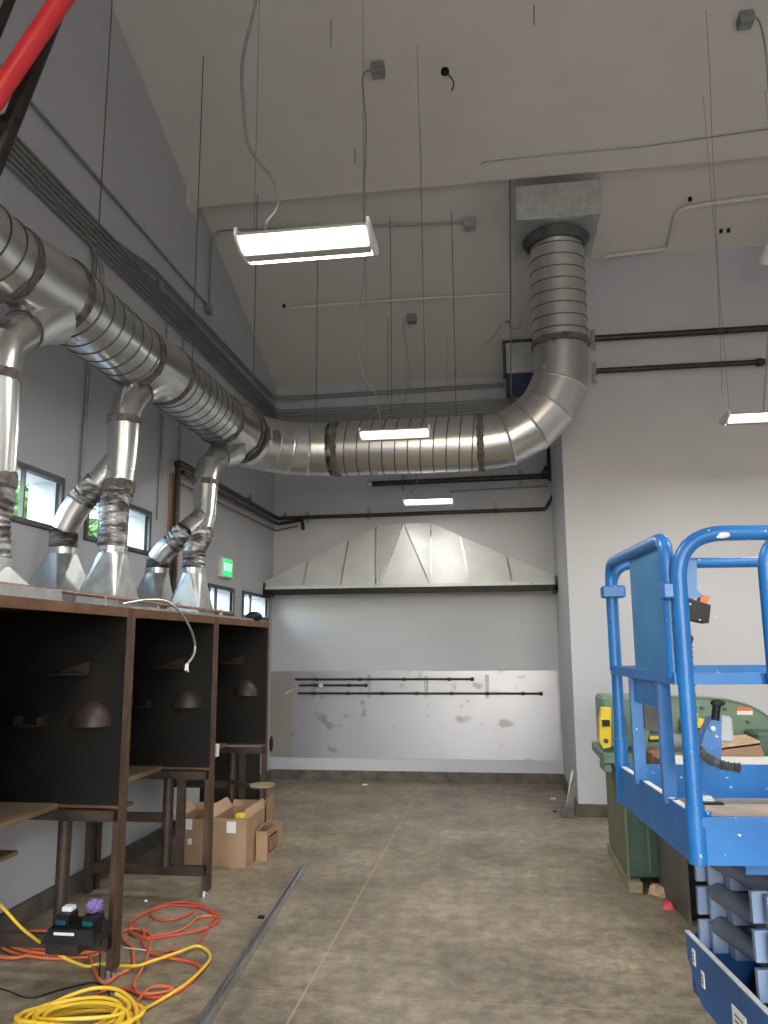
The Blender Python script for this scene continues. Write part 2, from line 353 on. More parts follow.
# ================================================================ MAIN SPIRAL DUCT
ZD, XD, YD, XV = 3.49, -2.27, 7.27, .655
def spiral(mb, P, r, pitch=.12, n=40, ridge=.0035, helix=True):
    """spiral-seam pipe along the polyline of 2 points"""
    a, b = V(P[0]), V(P[1]); L = (b-a).length; d = (b-a)/L; ref = V((0,0,1)) if abs(d.z) < .9 else V((0,1,0))
    x = d.cross(ref).normalized(); y = x.cross(d).normalized(); st = [0.0]; rad = [r]; k = -1
    while True:
        k += 1; c = k*pitch
        if c > L+pitch: break
        for o, q in ((-.0055,0),(-.0025,.005),(.0025,.005),(.0055,0)): st.append(c+o); rad.append(r+q)
    st.append(L); rad.append(r)
    o = len(mb.v)
    for si, ri in zip(st, rad):
        for j in range(n):
            t = 2*math.pi*j/n; s = si + (.022*math.sin(t) if helix and 0 < si < L else 0); s = min(max(s, 0), L)
            mb.v.append(a + d*s + (x*math.cos(t)+y*math.sin(t))*ri)
    mb.m2 = M['seam']
    for i in range(len(st)-1):
        for j in range(n):
            if rad[i] > r or rad[i+1] > r: mb.mi.add(len(mb.f))
            mb.f.append((o+i*n+j, o+i*n+(j+1)%n, o+(i+1)*n+(j+1)%n, o+(i+1)*n+j))
    return mb
def ringband(mb, c, d, r, w, bulge=.010, n=40):
    c, d = V(c), V(d).normalized(); rnd = [random.uniform(.75,1.25) for _ in range(n)]
    ref = V((0,0,1)) if abs(d.z) < .9 else V((0,1,0)); x = d.cross(ref).normalized(); y = x.cross(d).normalized(); o = len(mb.v)
    prof = [(-w/2,0),(-w/2,bulge*.8),(-w/5,bulge),(w/5,bulge),(w/2,bulge*.8),(w/2,0)]
    for s, q in prof:
        for j in range(n):
            t = 2*math.pi*j/n; mb.v.append(c + d*s*rnd[j] + (x*math.cos(t)+y*math.sin(t))*(r+q*rnd[(j*7)%n]))
    for i in range(len(prof)-1):
        for j in range(n): mb.f.append((o+i*n+j, o+i*n+(j+1)%n, o+(i+1)*n+(j+1)%n, o+(i+1)*n+j))
    return mb
duct = thing('exhaust_duct', (XV, YD, 0), 'large galvanised spiral duct running above the booths and bending up into the ceiling box', 'duct')
axis = lambda y: V((XD, y, {0:3.41,1:3.45,2:3.49,3:3.49}[0 if y < 3.5 else 1 if y < 4.9 else 2]))
RAD = [.187,.201,.208]; bands = MB()
secs = [(-.9,3.18,3.41,.187,0),(3.62,4.52,3.45,.203,1),(4.98,6.08,3.485,.210,1)]
for y0,y1,z,r,_ in secs: spiral(MB(), [(XD,y0,z),(XD,y1,z)], r).build('duct_section', M['galv'], duct, True, 18)
# conical fittings between the spiral sections
for (y0,z0,r0),(y1,z1,r1) in (((3.18,3.41,.19),(3.62,3.45,.203)), ((4.52,3.45,.205),(4.98,3.485,.212)), ((6.08,3.485,.212),(6.52,3.49,.25))):
    MB().tube([(XD,y0,z0),(XD,(y0+y1)/2,(z0+z1)/2),(XD,y1,z1)], [r0,(r0+r1)/2,r1], 40, cap=False).build('reducer_fitting', M['galv'], duct, True, 18)
for y,z,r in ((3.18,3.41,.188),(3.62,3.45,.203),(4.52,3.45,.205),(4.98,3.485,.211),(6.08,3.485,.211)):
    ringband(MB(), (XD,y,z), (0,1,0), r, .05).build('mastic_band', M['mastic'], duct, True)
ringband(MB(), (XD,6.52,3.49), (0,1,0), .252, .055, .016).build('mastic_band', M['mastic'], duct, True)
def elbow(c, r0, a, b, rad, gores, r, dz=None):
    """mitred elbow about centre c from direction a to direction b (unit vectors from c)"""
    c, a, b = V(c), V(a), V(b); mb = MB(); n = 40; rings = []; w = a.cross(b).normalized()
    for g in range(gores+1):
        t = math.pi/2*g/gores; rings.append((a*math.cos(t)+b*math.sin(t), 1/math.cos(math.pi/4/gores) if 0 < g < gores else 1))
    o = 0
    for g, (d, k) in enumerate(rings):
        prof = [(0,r)] if g in (0,gores) else [(-.012,r),(0,r+.006),(.012,r)]
        t = math.pi/2*g/gores; tan = (-a*math.sin(t)+b*math.cos(t))
        for s, q in prof:
            for j in range(n):
                u = 2*math.pi*j/n; mb.v.append(c + d*(rad*k + q*math.cos(u)*k) + w*q*math.sin(u) + tan*s)
            o += 1
    for i in range(o-1):
        for j in range(n): mb.f.append((i*n+j, i*n+(j+1)%n, (i+1)*n+(j+1)%n, (i+1)*n+j))
    return mb
RH = .262
# first elbow: from along +Y to along +X, centre at (XD+.69, YD-.69)
er = .69
elbow((XD+er, YD-er, ZD), 0, (-1,0,0), (0,1,0), er, 5, RH-.008).build('elbow', M['galv'], duct, True, 12)
ringband(MB(), (XD+.003, YD-er+.02, ZD), (0,1,0), RH-.006, .035, .014).build('mastic_band', M['mastic'], duct, True)
x0, er2 = XD+er, .78
spiral(MB(), [(x0+.07,YD,ZD),(XV-er2,YD,ZD)], RH).build('duct_section', M['galv'], duct, True, 18)
ringband(MB(), (x0+.08,YD,ZD), (1,0,0), RH, .06).build('mastic_band', M['mastic'], duct, True)
ringband(MB(), (XV-er2,YD,ZD), (1,0,0), RH, .06).build('mastic_band', M['mastic'], duct, True)
elbow((XV-er2, YD, ZD+er2), 0, (0,0,-1), (1,0,0), er2, 5, RH-.004).build('elbow', M['galv'], duct, True, 12)
zt0 = ZD+er2+.14
MB().tube([(XV,YD,ZD+er2),(XV,YD,zt0)], RH-.004, 40, cap=False).build('duct_collar', M['galv'], duct, True)
ringband(MB(), (XV,YD,zt0), (0,0,1), RH, .06).build('mastic_band', M['mastic'], duct, True)
spiral(MB(), [(XV,YD,zt0),(XV,YD,5.49)], RH-.004).build('duct_section', M['galv'], duct, True, 18)
MB().tube([(XV,YD,5.40),(XV,YD,5.43),(XV,YD,5.45),(XV,YD,5.475)], [RH+.01,RH+.03,RH+.045,RH+.06], 40, cap=False).build('duct_flange', M['dgrey'], duct, True)
pb = MB(); bx0,bx1,by0,by1,bz0,bz1 = .265,1.03,6.82,7.62,5.48,5.79
pb.bbox((bx0,by0,bz0),(bx1,by1,bz1+.03),.006); MB().box((bx0+.01,by0+.03,bz1+.03),(bx1-.01,by1-.02,ceil_z(7.6)-.01)).build('recess_shade', M['black'], duct)  # solid black block paints the shade of the recess above the plenum box
pb.build('plenum_box', M['galv_dull'], duct)

# ---------------------------------------------------------------- branch ducts
def flexband(mb, P, r, amp=.006, rings=26):
    P = smooth_pts(P, 8); L = len(P); Q = []; rr = []
    for i in range(rings+1):
        t = i/rings*(L-1); k = min(int(t), L-2); Q.append(P[k].lerp(P[k+1], t-k)); rr.append(r + (amp if i % 2 else -amp*.3) + random.uniform(-.002,.002))
    return mb.tube(Q, rr, 18, cap=False)
def branch(idx, pm, pa, label):
    """pm: points of the main drop (duct, bend, collar, crotch, flex start, flex mid, hood top); pa: arm points or None"""
    root = thing('branch_duct', pm[-1], label, 'duct', 'branch ducts dropping to the booth hoods')
    t0, bend, col, crotch, fs, fm, ht = [V(p) for p in pm]; r = .092
    # saddle cone out of the main duct then bend
    d = (bend-t0).normalized()
    MB().tube([t0 - d*.05, t0 + d*.02, t0.lerp(bend,.45)], [.165,.135,.102], 24, cap=False).build('saddle_takeoff', M['galv'], root, True)
    MB().tube([t0.lerp(bend,.42), bend + d*.0, (bend+col)/2, col+V((0,0,.01)), col-V((0,0,.04))], [r+.006,r+.004,r+.003,r+.003,r+.003], 24, cap=False).build('elbow', M['galv'], root, True, 25)
    ringband(MB(), t0.lerp(bend,.5), d, r+.004, .03, .006, 24).build('mastic_band', M['mastic'], root, True)
    ringband(MB(), col + V((0,0,-.02)), (0,0,1), r+.004, .045, .006, 24).build('mastic_band', M['mastic'], root, True)
    MB().tube([col-V((0,0,.03)), crotch, fs], [r+.005,r,r-.008], 24).build('wye_fitting', M['galv'], root, True)
    ringband(MB(), fs, (0,0,1), r-.006, .06, .007, 24).build('mastic_band', M['mastic'], root, True)
    flexband(MB(), [fs, fs.lerp(fm,.5)+V((.01,0,0)), fm, fm.lerp(ht,.5), ht], .082).build('flexible_hose', M['foil'], root, True)
    if pa:
        a0, a1, a2, a3 = [V(p) for p in pa]
        MB().tube([crotch.lerp(a0,.1), a0.lerp(a1,.45)], .078, 22, cap=False).build('wye_arm', M['galv'], root, True)
        flexband(MB(), [a0.lerp(a1,.4), a0.lerp(a1,.8), a1], .081, .005, 12).build('flexible_hose', M['foil'], root, True)
        MB().tube([a1, a1.lerp(a2,.45)+V((0,0,.012)), a2], [.083,.084,.084], 22, cap=False).build('elbow', M['galv'], root, True, 25)
        flexband(MB(), [a2, a2.lerp(a3,.5), a3], .081).build('flexible_hose', M['foil'], root, True)
    return root
X2 = XD
P = lambda px, py, x=X2: at(px, py, 'X', x)
b2m = [P(146,383), P(129,403), P(124,418), P(122,455), P(119,486), P(113,507), P(112,553)]
ya = 4.42
b2a = [at(112,468,'Y',ya), at(80,502,'Y',ya), at(64,530,'Y',ya), at(63,554,'Y',ya)]
branch(2, b2m, b2a, 'galvanised branch duct with forked taped hoses between the second and nearest windows')
b3m = [P(226,450), P(208,467), P(206,480), P(204,515), P(201,532), P(195,548), P(193,573)]
yb = 5.66
b3a = [at(196,520,'Y',yb), at(171,545,'Y',yb), at(158,560,'Y',yb), at(157,573,'Y',yb)]
branch(3, b3m, b3a, 'farthest forked branch duct with foil wrapped hoses beside the exit sign')
b1m = [P(40,318), P(3,345), P(-1,372), P(-2,430), P(-4,480), P(-9,520), P(-10,566)]
branch(1, b1m, None, 'galvanised branch duct cut by the left edge of the view')
def hood(top, bx, by, z0, hx, hy, label, offx=0, offy=0):
    """square-to-round transition: ring of 24 to rectangle"""
    top = V(top); root = thing('booth_hood', (bx, by, z0), label, 'hood', 'sheet metal transition hoods on the booth roofs')
    mb = MB(); n = 32; r = .085
    for k in range(n):
        t = 2*math.pi*(k+.5)/n; mb.v.append(top + V((r*math.cos(t), r*math.sin(t), 0)))
    for k in range(n):
        t = 2*math.pi*(k+.5)/n; c, s = math.cos(t), math.sin(t); q = k//(n//4)
        cx, sy = [(1,1),(-1,1),(-1,-1),(1,-1)][q]
        mb.v.append(V((bx + cx*hx, by + sy*hy, z0+.02)))
    for k in range(n): mb.f.append((k, (k+1)%n, n+(k+1)%n, n+k))
    mb.build('transition', M['galv_dull'], root, True, 5)
    MB().tube([top+V((0,0,-.004)), top+V((0,0,.035))], r+.004, 24, cap=False).build('collar', M['galv'], root, True)
    MB().box((bx-hx-.012,by-hy-.012,z0),(bx+hx+.012,by+hy+.012,z0+.022)).build('base_flange', M['galv_dull'], root)
    return root
ZB = 1.815
for (t, lab, hx, hy, oy) in ((b2m[-1], 'bright flared sheet metal hood below the front hose of the middle branch', .13,.17,.02),
                (b2a[-1], 'dark fronted sheet metal hood by the wall under the nearest window', .13,.24,-.10),
                (b3m[-1], 'flared hood nearest the exit sign', .13,.17,.03),
                (b3a[-1], 'hood behind the copper pipe, below the hose left of the black riser pipe', .13,.18,-.08),
                (b1m[-1], 'hood at the left edge of the view, above the grey channel', .13,.22,.05)):
    bx = max(t.x, LX+.16+hx)
    hood((t.x, t.y, t.z), bx if t.x < -2.5 else t.x-.02, t.y+oy, ZB, hx, hy, lab)

# ================================================================ HANGING RODS
def rodline(px, ptop, base, label, m='rod', r=.0042, name='threaded_rod', group='threaded rods hanging from the ceiling'):
    base = V(base); top = V((base.x, base.y, zt(base.y)))
    if ptop: top.z = ptop
    tag(MB().tube([base, top], r, 6).build(name, M[m], None, True), label, 'rod', group)
rodline(0,None,(XD,4.0,3.655),'threaded rod hanging down to the duct nearest the red pipe')
rodline(0,None,(XD,5.47,3.70),'threaded rod reaching the duct between its two right hand black bands on the left run')
rodline(0,None,(-2.2,6.75,3.76),'threaded rod meeting the duct where it starts to bend')
rodline(0,None,(-1.72,7.27,3.755),'threaded rod left of the small pendant lights, down to the curved duct')
rodline(0,None,(-.97,7.27,3.755),'threaded rod to the duct directly behind the left end of the middle light')
rodline(0,None,(-.35,7.27,3.755),'threaded rod to the duct just right of the middle light')
p = at(511,330,'Y',6.95); tag(MB().tube([at(511,395,'Y',7.05), at(510,178,'Y',6.98)], .007, 6).build('threaded_rod', M['rod'], None, True), 'rod hanging at the left side of the ceiling duct box', 'rod', 'threaded rods hanging from the ceiling')

# ================================================================ PENDANT LIGHTS
def make_fixture(loc, label):
    root = thing('pendant_light', loc, label, 'light', 'pendant strip lights')
    x, y, z = loc; hl, hw = .285, .122
    b = MB(); prof = [(-hw,.016),(-hw+.01,.034),(hw-.01,.034),(hw,.016),(.022,-.004),(-.022,-.004)]
    b.prism([(x-hl+.01, y+a, z+c) for a, c in prof], (2*hl-.02, 0, 0)); b.build('housing', M['fixture'], root)
    MB().box((x-hl+.01,y-.028,z-.030),(x+hl-.01,y+.028,z-.003)).build('centre_channel', M['fixture'], root)
    for s in (-1, 1):
        c = MB(); pr = [(.03,-.014),(.08,-.012),(hw-.006,.004),(hw-.004,.012),(hw-.012,.016),(.026,-.004)]
        c.prism([(x-hl+.018, y+s*a, z+q) for a, q in pr], (2*hl-.036, 0, 0)); c.build('lens', M['lens'], root)
        e = MB(); ep = [(-hw-.01,.048),(-hw-.014,.015),(-hw*.8,-.008),(-.05,-.026),(.05,-.026),(hw*.8,-.008),(hw+.014,.02),(hw+.01,.045),(hw-.03,.048),(-hw+.03,.048)]
        e.prism([(x+s*hl-.006, y+a, z+q) for a, q in ep], (.012,0,0)); e.build('end_cap', M['white'], root)
    for s in (-1, 1):
        w = MB(); w.tube([(x+s*(hl-.04), y, z+.07), (x+s*(hl-.04), y, zt(y)-.002)], .0015, 5); w.build('suspension_wire', M['wire'], root)
    return root
ZL = 3.33; fz = ZL-.02
def fix_at(px, py, label, z=None):
    z = z or fz; p = at(px, py, 'Z', z); return make_fixture((round(p.x,3), round(p.y,3), z), label)
L1 = fix_at(308,248,'large bright two tube pendant light hanging nearest, high left of centre')
L2 = fix_at(396,436,'pendant strip light hanging in front of the horizontal duct')
L3 = fix_at(429,502.5,'smallest pendant strip light hanging in the alcove above the wall hood', 3.24)
q = at(725,421,'Z',fz); L4 = make_fixture((q.x+.285, q.y, fz), 'pendant strip light cut by the right edge of the view')
l1, l2, l3, l4 = [V(o.location) for o in (L1, L2, L3, L4)]
# the same row of lamps continues behind the photographer
for x, y in ((l1.x,0.0),(l1.x,-3.1),(2.1,0),(2.1,3.1),(5.0,3.1),(5.0,6.2),(5.0,0)):
    make_fixture((x,y,fz), 'pendant strip light of the rows out of view')
# cords
def cord(pts, r, m, label, name='light_cord', cat='cord', group=None):
    o = MB().tube(smooth_pts(pts, 6), r, 7).build(name, m, None, True); return tag(o, label, cat, group)
y1 = l1.y
cord([(at(262,-60,'Y',y1)), at(256,0,'Y',y1), at(243,58,'Y',y1), at(243,100,'Y',y1), at(249,146,'Y',y1), at(272,178,'Y',y1), at(278,205,'Y',y1), at(265,226,'Y',y1), (l1.x-.16,y1,fz+.035)], .0085, M['conduit'], 'thick grey cord swinging down to the nearest pendant light')
def junction_box(c, label, s=.055, m='conduit', axis='Z'):
    c = V(c); root = thing('junction_box', c, label, 'electrical box', 'small electrical boxes')
    d = V((s,s,s*.45)) if axis == 'Z' else V((s*.45,s,s)) if axis == 'X' else V((s,s*.45,s))
    MB().bbox(c-d, c+d, .006).build('box_body', M[m], root)
    n = {'Z':V((0,0,-1)),'X':V((1,0,0)),'Y':V((0,-1,0))}[axis]; f = c + n*s*.45
    MB().bbox(f-d*.92+n*s*.1-n*abs(n.dot(d))*0, f+d*.92-n*abs(n.dot(d))*1.8, .004).build('cover_plate', M[m], root)
    return root
jc = at_ceiling(378,66); junction_box(jc - V((0,0,.03)), 'grey electrical box on the ceiling above the middle of the room')
j = jc; mid = [at(363,76,'Y',j.y), at(366,125,'Y',j.y+.05), at(364,200,'Y',5.8), at(365,262,'Y',5.9), at(358,330,'Y',6.05), at(362,372,'Y',6.15), at(375,393,'Y',6.2), at(378,408,'Y',6.2)]
cord([j-V((.0,0,.05))] + mid + [(l2.x-.12, l2.y, fz+.035)], .006, M['conduit'], 'long wavy cord from ceiling box to the middle pendant light')
jc3 = at_ceiling(412,316); junction_box(jc3 - V((0,0,.03)), 'small grey box low on the far slope of the ceiling')
cord([jc3-V((0,0,.05)), at(403,324,'Y',8.6), at(407,350,'Y',8.65), at(410,382,'Y',8.7), at(404,410,'Y',8.8), at(417,480,'Y',9.2), at(411,492,'Y',9.3), (l3.x-.1,l3.y,l3.z+.035)], .005, M['conduit'], 'thin cord dropping behind the duct to the smallest light')
jc4 = at_ceiling(745,16); junction_box(jc4 - V((0,0,.03)), 'grey box on the ceiling in the top right corner')
cord([jc4-V((0,0,.05)), at(757,18,'Y',jc4.y), at(764,40,'Y',jc4.y), at(768,80,'Y',jc4.y+.1), at(775,200,'Y',6.0), (l4.x,l4.y,fz+.035)], .007, M['conduit'], 'grey cord falling along the right edge of the view')
jb = at_ceiling(470,221); junction_box(jb - V((0,0,.03)), 'pale square box at the end of the ceiling conduit', .06, 'galv_dull')
# small ceiling stubs
k = at_ceiling(445,71); tag(MB().tube([k+V((0,0,.01)), k-V((0,0,.02))], .035, 12).build('ceiling_knockout', M['black'], None, True), 'round dark ceiling hole with a hanging wire tail', 'fitting')
cord([k-V((0,0,.01)), k+V((.05,0,-.07)), k+V((.07,0,-.13)), k+V((.05,0,-.19))], .006, M['blackpipe'], 'short wire tail curling out of the dark ceiling hole')
for (px,py,lab) in ((284,305,'tiny dark stub on the low ceiling near the left corner'),(690,198,'tiny dark bolt above the white ceiling conduit'),(721,230,'pair of dark screw heads on the ceiling near the right wall top')):
    k = at_ceiling(px,py); o = MB().tube([k+V((0,0,.01)), k-V((0,0,.03))], .018, 8)
    if px == 721: o.tube([k+V((.07,0,.01)), k+V((.07,0,-.03))], .018, 8)
    tag(o.build('ceiling_bolt', M['black'], None, True), lab, 'bolt', 'dark bolts in the ceiling')
for (px,py0,py1,lab) in ((331,20,47,'short wire hanging above the nearest light'),(355,148,164,'short wire stub above the nearest light'),(534,5,25,'short wire hanging from the ceiling top centre'),(388,318,400,'thin rod hanging behind the middle light')):
    k = at_ceiling(px,py0); e2 = at(px,py1,'Y',k.y); tag(MB().tube([k, e2], .004, 5).build('hanging_wire', M['wire']), lab, 'wire', 'loose ceiling wires')
k = at_ceiling(706,10); tag(MB().tube(smooth_pts([k, at(710,80,'Y',k.y+.2), at(712,140,'Y',k.y+.4), at(716,225,'Y',k.y+.9), at(722,395,'Y',6.2)]), .002, 5).build('hanging_wire', M['wire']), 'thin wire dropping in front of the right wall', 'wire', 'loose ceiling wires')
k = at_ceiling(417,45); tag(MB().tube([k, at(420,150,'Y',k.y+.3), at(424,330,'Y',6.9), at(426,420,'Y',6.6)], .002, 5).build('hanging_wire', M['wire']), 'long thin wire hanging right of the nearest light', 'wire', 'loose ceiling wires')
# thin surface wire above the seam and white painted conduit
def on_ceiling(pts, r, m, label, name='ceiling_conduit', cat='conduit', drop=.012, k=None):
    Q = [at_ceiling(*p) - V((0,0,drop)) for p in pts]
    if k:
        for i in range(len(Q)): Q[i] = Q[i] + V((0,k[i],0))
    return tag(MB().tube(fillet(Q, .06), r, 7).build(name, m, None, True), label, cat, 'conduits on the ceiling')
on_ceiling([(480,182),(481,161),(560,153),(640,146),(768,128),(800,124)], .006, M['conduit'], 'thin cable clipped along the ceiling above the duct box', 'ceiling_cable', 'cable')
on_ceiling([(604,254),(668,246),(676,210),(688,204),(768,193),(810,188)], .022, M['whitepipe'], 'white painted conduit stepping up beside the duct box', drop=.03)
on_ceiling([(290,306),(400,298),(508,292)], .016, M['whitepipe'], 'white painted conduit crossing the low ceiling behind the lights', drop=.022)
wb = [at(209,306,'X',LX+.03), at(210,250,'X',LX+.03)]
pts = [wb[0], V((LX+.03, wb[0].y, ceil_z(wb[0].y)-.05)), V((jb.x, wb[0].y, ceil_z(wb[0].y)-.03))]
pts[2] = V((jb.x, jb.y, jb.z-.02))
tag(MB().tube(fillet(pts,.15,8), .011, 8).build('ceiling_conduit', M['conduit'], None, True), 'grey conduit rising off the left wall and crossing behind the nearest light', 'conduit', 'conduits on the ceiling')
tag(MB().tube([at(765,262,'Y',7.4), at(775,236,'Y',7.2), at(800,190,'Y',6.9)], .06, 16).build('white_pipe', M['white'], None, True), 'end of a white pipe at the right edge below the ceiling', 'pipe')
k = at(510,322,'Y',9.0); k = at_ceiling(508,322)
mb = MB()
mb.tube(smooth_pts([k, k+V((-.06,0,.01)), k+V((-.12,0,-.10)), k+V((-.20,0,-.2)), k+V((-.3,0,-.24))]), .004, 5)
mb.tube(smooth_pts([k+V((.07*math.cos(a)+.08,-.03,.08*math.sin(a)-.02)) for a in [i*.6 for i in range(11)]]), .004, 5)
mb.tube([k+V((-.05,0,.02)), k+V((.02,0,-.0))], .018, 6)
tag(mb.build('loose_wires', M['copper'], None, True), 'tangle of loose brown wires on the ceiling above the wall box', 'wires')

# ================================================================ CONDUITS ON THE LEFT WALL
nms = ['topmost','second','third','fourth','fifth','lowest']
for i in range(6):
    z = 4.69-.043*i; x = LX+.022; yb_ = BY-.022
    tag(MB().tube(fillet([(x,-2,z),(x,BY-.03-.012*i,z+.0),(.60,yb_,z)], .10, 6), .0135, 8).build('wall_conduit', M['conduit'], None, True),
        '%s grey conduit of the tight bundle of six along the left wall' % nms[i], 'conduit', 'bundle of six wall conduits')
j1 = at(160,286,'X',LX+.03); z1 = j1.z+.02
for i in range(2):
    z = z1+.015+.04*i
    tag(MB().tube(fillet([(LX+.02, 5.55-.25*i, 4.70), (LX+.045,5.85,z), (LX+.045,BY-.25,z+.03), (LX+.5,BY-.03,z+.10), (.15,BY-.03,z+.12)], .14, 6), .0135, 8).build('wall_conduit', M['conduit'], None, True),
        ['lower','upper'][i] + ' of two conduits that leave the bundle at the black wall box', 'conduit', 'pair of conduits above the bundle')
junction_box(j1, 'dark wall box where two conduits leave the bundle', .045, 'conduit', 'X')
junction_box(at(209,309,'X',LX+.04), 'dark wall box at the end of the single upper conduit', .05, 'conduit', 'X')
zz = at(120,205,'X',LX+.02).z
tag(MB().tube([(LX+.02,-2,at(60,138,'X',LX+.02).z), (LX+.02, 7.15, at(200,297,'X',LX+.02).z)], .0125, 8).build('wall_conduit', M['conduit'], None, True), 'single grey conduit running alone high on the left wall', 'conduit')
for lab, (px0,py0), (px1,py1), r in (('thin vertical conduit on the wall between the two nearest windows', (88,376),(82,470), .013),
        ('vertical conduit on the wall right of the second window, left of the black riser', (163,412),(158,520), .012),
        ('short vertical conduit on the wall just left of the farthest branch', (180,428),(178,462), .011)):
    a = at(px0,py0,'X',LX+.02); zlow = 2.73 if px0 == 88 else at(px1,py1,'X',LX+.02).z
    tag(MB().tube([(a.x,a.y,4.47),(a.x,a.y,zlow)], r, 8).build('vertical_conduit', M['conduit'], None, True), lab, 'conduit', 'vertical conduits on the left wall')
tag(MB().tube(fillet([(LX+.02,4.95,4.46),(LX+.10,4.95,4.30),(LX+.10,4.95,4.0)],.06), .02, 8).build('conduit_fitting', M['conduit'], None, True), 'curved conduit fitting dropping behind the duct beside the nearest rod', 'conduit')
# exit sign
ex = at(223,568,'X',LX); s = thing('exit_sign', (LX, ex.y, ex.z), 'green lit EXIT sign on the left wall above the small windows', 'sign')
MB().bbox((LX,ex.y-.16,ex.z-.105),(LX+.05,ex.y+.16,ex.z+.105),.008).build('sign_housing', M['white'], s)
MB().box((LX+.05,ex.y-.14,ex.z-.085),(LX+.055,ex.y+.14,ex.z+.085)).build('sign_face', M['exitgreen'], s)
def text(body, size, M4, m, parent, name='lettering', depth=.002):
    cu = bpy.data.curves.new(name, 'FONT'); cu.body = body; cu.size = size; cu.align_x = 'CENTER'; cu.align_y = 'CENTER'; cu.extrude = depth
    t = bpy.data.objects.new('tmp', cu); COL.objects.link(t); dg = bpy.context.evaluated_depsgraph_get(); dg.update()
    me = bpy.data.meshes.new_from_object(t.evaluated_get(dg)); bpy.data.objects.remove(t); me.name = name
    off = ROOT.get(parent.name, V()) ; me.transform(Matrix.Translation(-off) @ M4); me.materials.clear(); me.materials.append(m)
    o = bpy.data.objects.new(name, me); COL.objects.link(o); o.parent = parent; return o
# local x -> +Y... the reader stands at +X looking to -X: reading direction is +Y
T = Matrix(((0,0,1,LX+.0575),(1,0,0,ex.y),(0,1,0,ex.z),(0,0,0,1)))
text('EXIT', .115, T, M['exitletter'], s)

# ================================================================ BLACK PIPES
def clampset(root, pts, d, h=.07, name='pipe_strut'):
    for p in pts:
        p = V(p); w = .02; t = V((0,.02,0)) if d == 'Y' else V((.02,0,0)); q = V((w,0,0)) if d == 'Y' else V((0,w,0))
        c = MB(); c.box(p-q-t*.2-V((0,0,h)), p+q+t*.9+V((0,0,h))); c.build('bracket', M['conduit'], root)
        c = MB(); c.box(p-q*1.2-t*1.5-V((0,0,.03)), p+q*1.2+V((0,0,.03))); c.build('clamp', M['conduit'], root)
xw = LX+.07; yw = BY-.06
a = at(178,464,'X',xw); zp = 3.235
root = thing('gas_pipe', (xw,a.y,1.95), 'black pipe rising beside the windows and running round the corner along the alcove', 'pipe')
c1 = V((.60,yw,3.25))
MB().tube(fillet([(xw,a.y,1.9),(xw,a.y,zp),(xw,yw,zp),(c1.x,c1.y,c1.z)],.05), .024, 10).build('pipe', M['blackpipe'], root, True)
b_ = at(553,483,'Y',yw)
MB().tube(fillet([c1, at(556,490,'Y',yw), at(556,478,'Y',yw)],.03), .022, 10).build('riser', M['blackpipe'], root, True)
clampset(root, [at(285,518,'Y',yw+.02), at(307,517,'Y',yw+.02), at(369,514,'Y',yw+.02), at(495,508,'Y',yw+.02)], 'Y')
clampset(root, [at(250,500,'X',xw-.02)], 'X')
MB().ball(at(178,464,'X',xw), .035, 10).build('pipe_elbow', M['blackpipe'], root, True)
root = thing('gas_pipe', (xw,7,3.15), 'second black pipe just below the corner pipe, ending in a short drop', 'pipe')
MB().tube(fillet([(xw,a.y+.1,zp-.075),(xw,yw,zp-.075),at(302,520,'Y',yw),at(303,528,'Y',yw)],.03), .02, 10).build('pipe', M['blackpipe'], root, True)
MB().ball(at(303,528,'Y',yw), .028, 8).build('pipe_cap', M['blackpipe'], root, True)
tag(MB().tube(fillet([(LX+.04,a.y+.15,zp-.17),(LX+.04,yw,zp-.16),at(298,526,'Y',yw)],.03), .009, 8).build('copper_line', M['copper'], None, True), 'thin copper line under the two black corner pipes', 'pipe')
tag(MB().box((LX+.002, a.y-.02, 1.83),(LX+.03,a.y+.18,3.13)).build('backing_board', M['card']), 'narrow brown board on the wall behind the black riser pipe', 'board')
root = thing('sprinkler_pipe', at(480,479,'Y',yw), 'thick black pipe across the alcove just under the duct with a riser', 'pipe')
e0, e1 = at(370,484,'Y',yw), at(548,476,'Y',yw)
MB().tube([e0, e1], .034, 12).build('pipe', M['blackpipe'], root, True)
MB().tube(fillet([at(541,477,'Y',yw-.04), at(547,466,'Y',yw-.04), at(551,476,'Y',yw-.04)],.03), .024, 10).build('gooseneck', M['blackpipe'], root, True)
MB().tube([at(550,478,'Y',yw), at(550,425,'Y',yw)], .04, 12).build('riser', M['blackpipe'], root, True)
MB().ball(e0, .045, 10).build('end_cap', M['galv'], root, True)
MB().ball(at(551,477,'Y',yw), .055, 10).build('tee_fitting', M['blackpipe'], root, True)
clampset(root, [at(403,482.5,'Y',yw+.02), at(520,477.5,'Y',yw+.02)], 'Y', .10)
tag(MB().tube([at(450,492,'Y',yw+.02), at(548,486,'Y',yw+.02)], .014, 8).build('grey_conduit', M['conduit'], None, True), 'pale conduit between the two black alcove pipes', 'conduit')
yr = RY-.07
for (p0, lab, rr) in (((595,338.5),'upper black pipe along the right wall',.033), ((596,371),'lower black pipe along the right wall',.028)):
    a = at(*p0,'Y',yr); root = thing('sprinkler_pipe', a, lab, 'pipe', 'black pipes on the right wall')
    MB().tube([a, (6.9,yr,a.z)], rr, 12).build('pipe', M['blackpipe'], root, True)
    clampset(root, [V((a.x-.01,yr+.03,a.z))], 'Y', .11)
    if rr < .03: MB().tube([at(757,362.5,'Y',yr), at(762,362,'Y',yr)], .042, 12).build('coupling', M['blackpipe'], root, True)
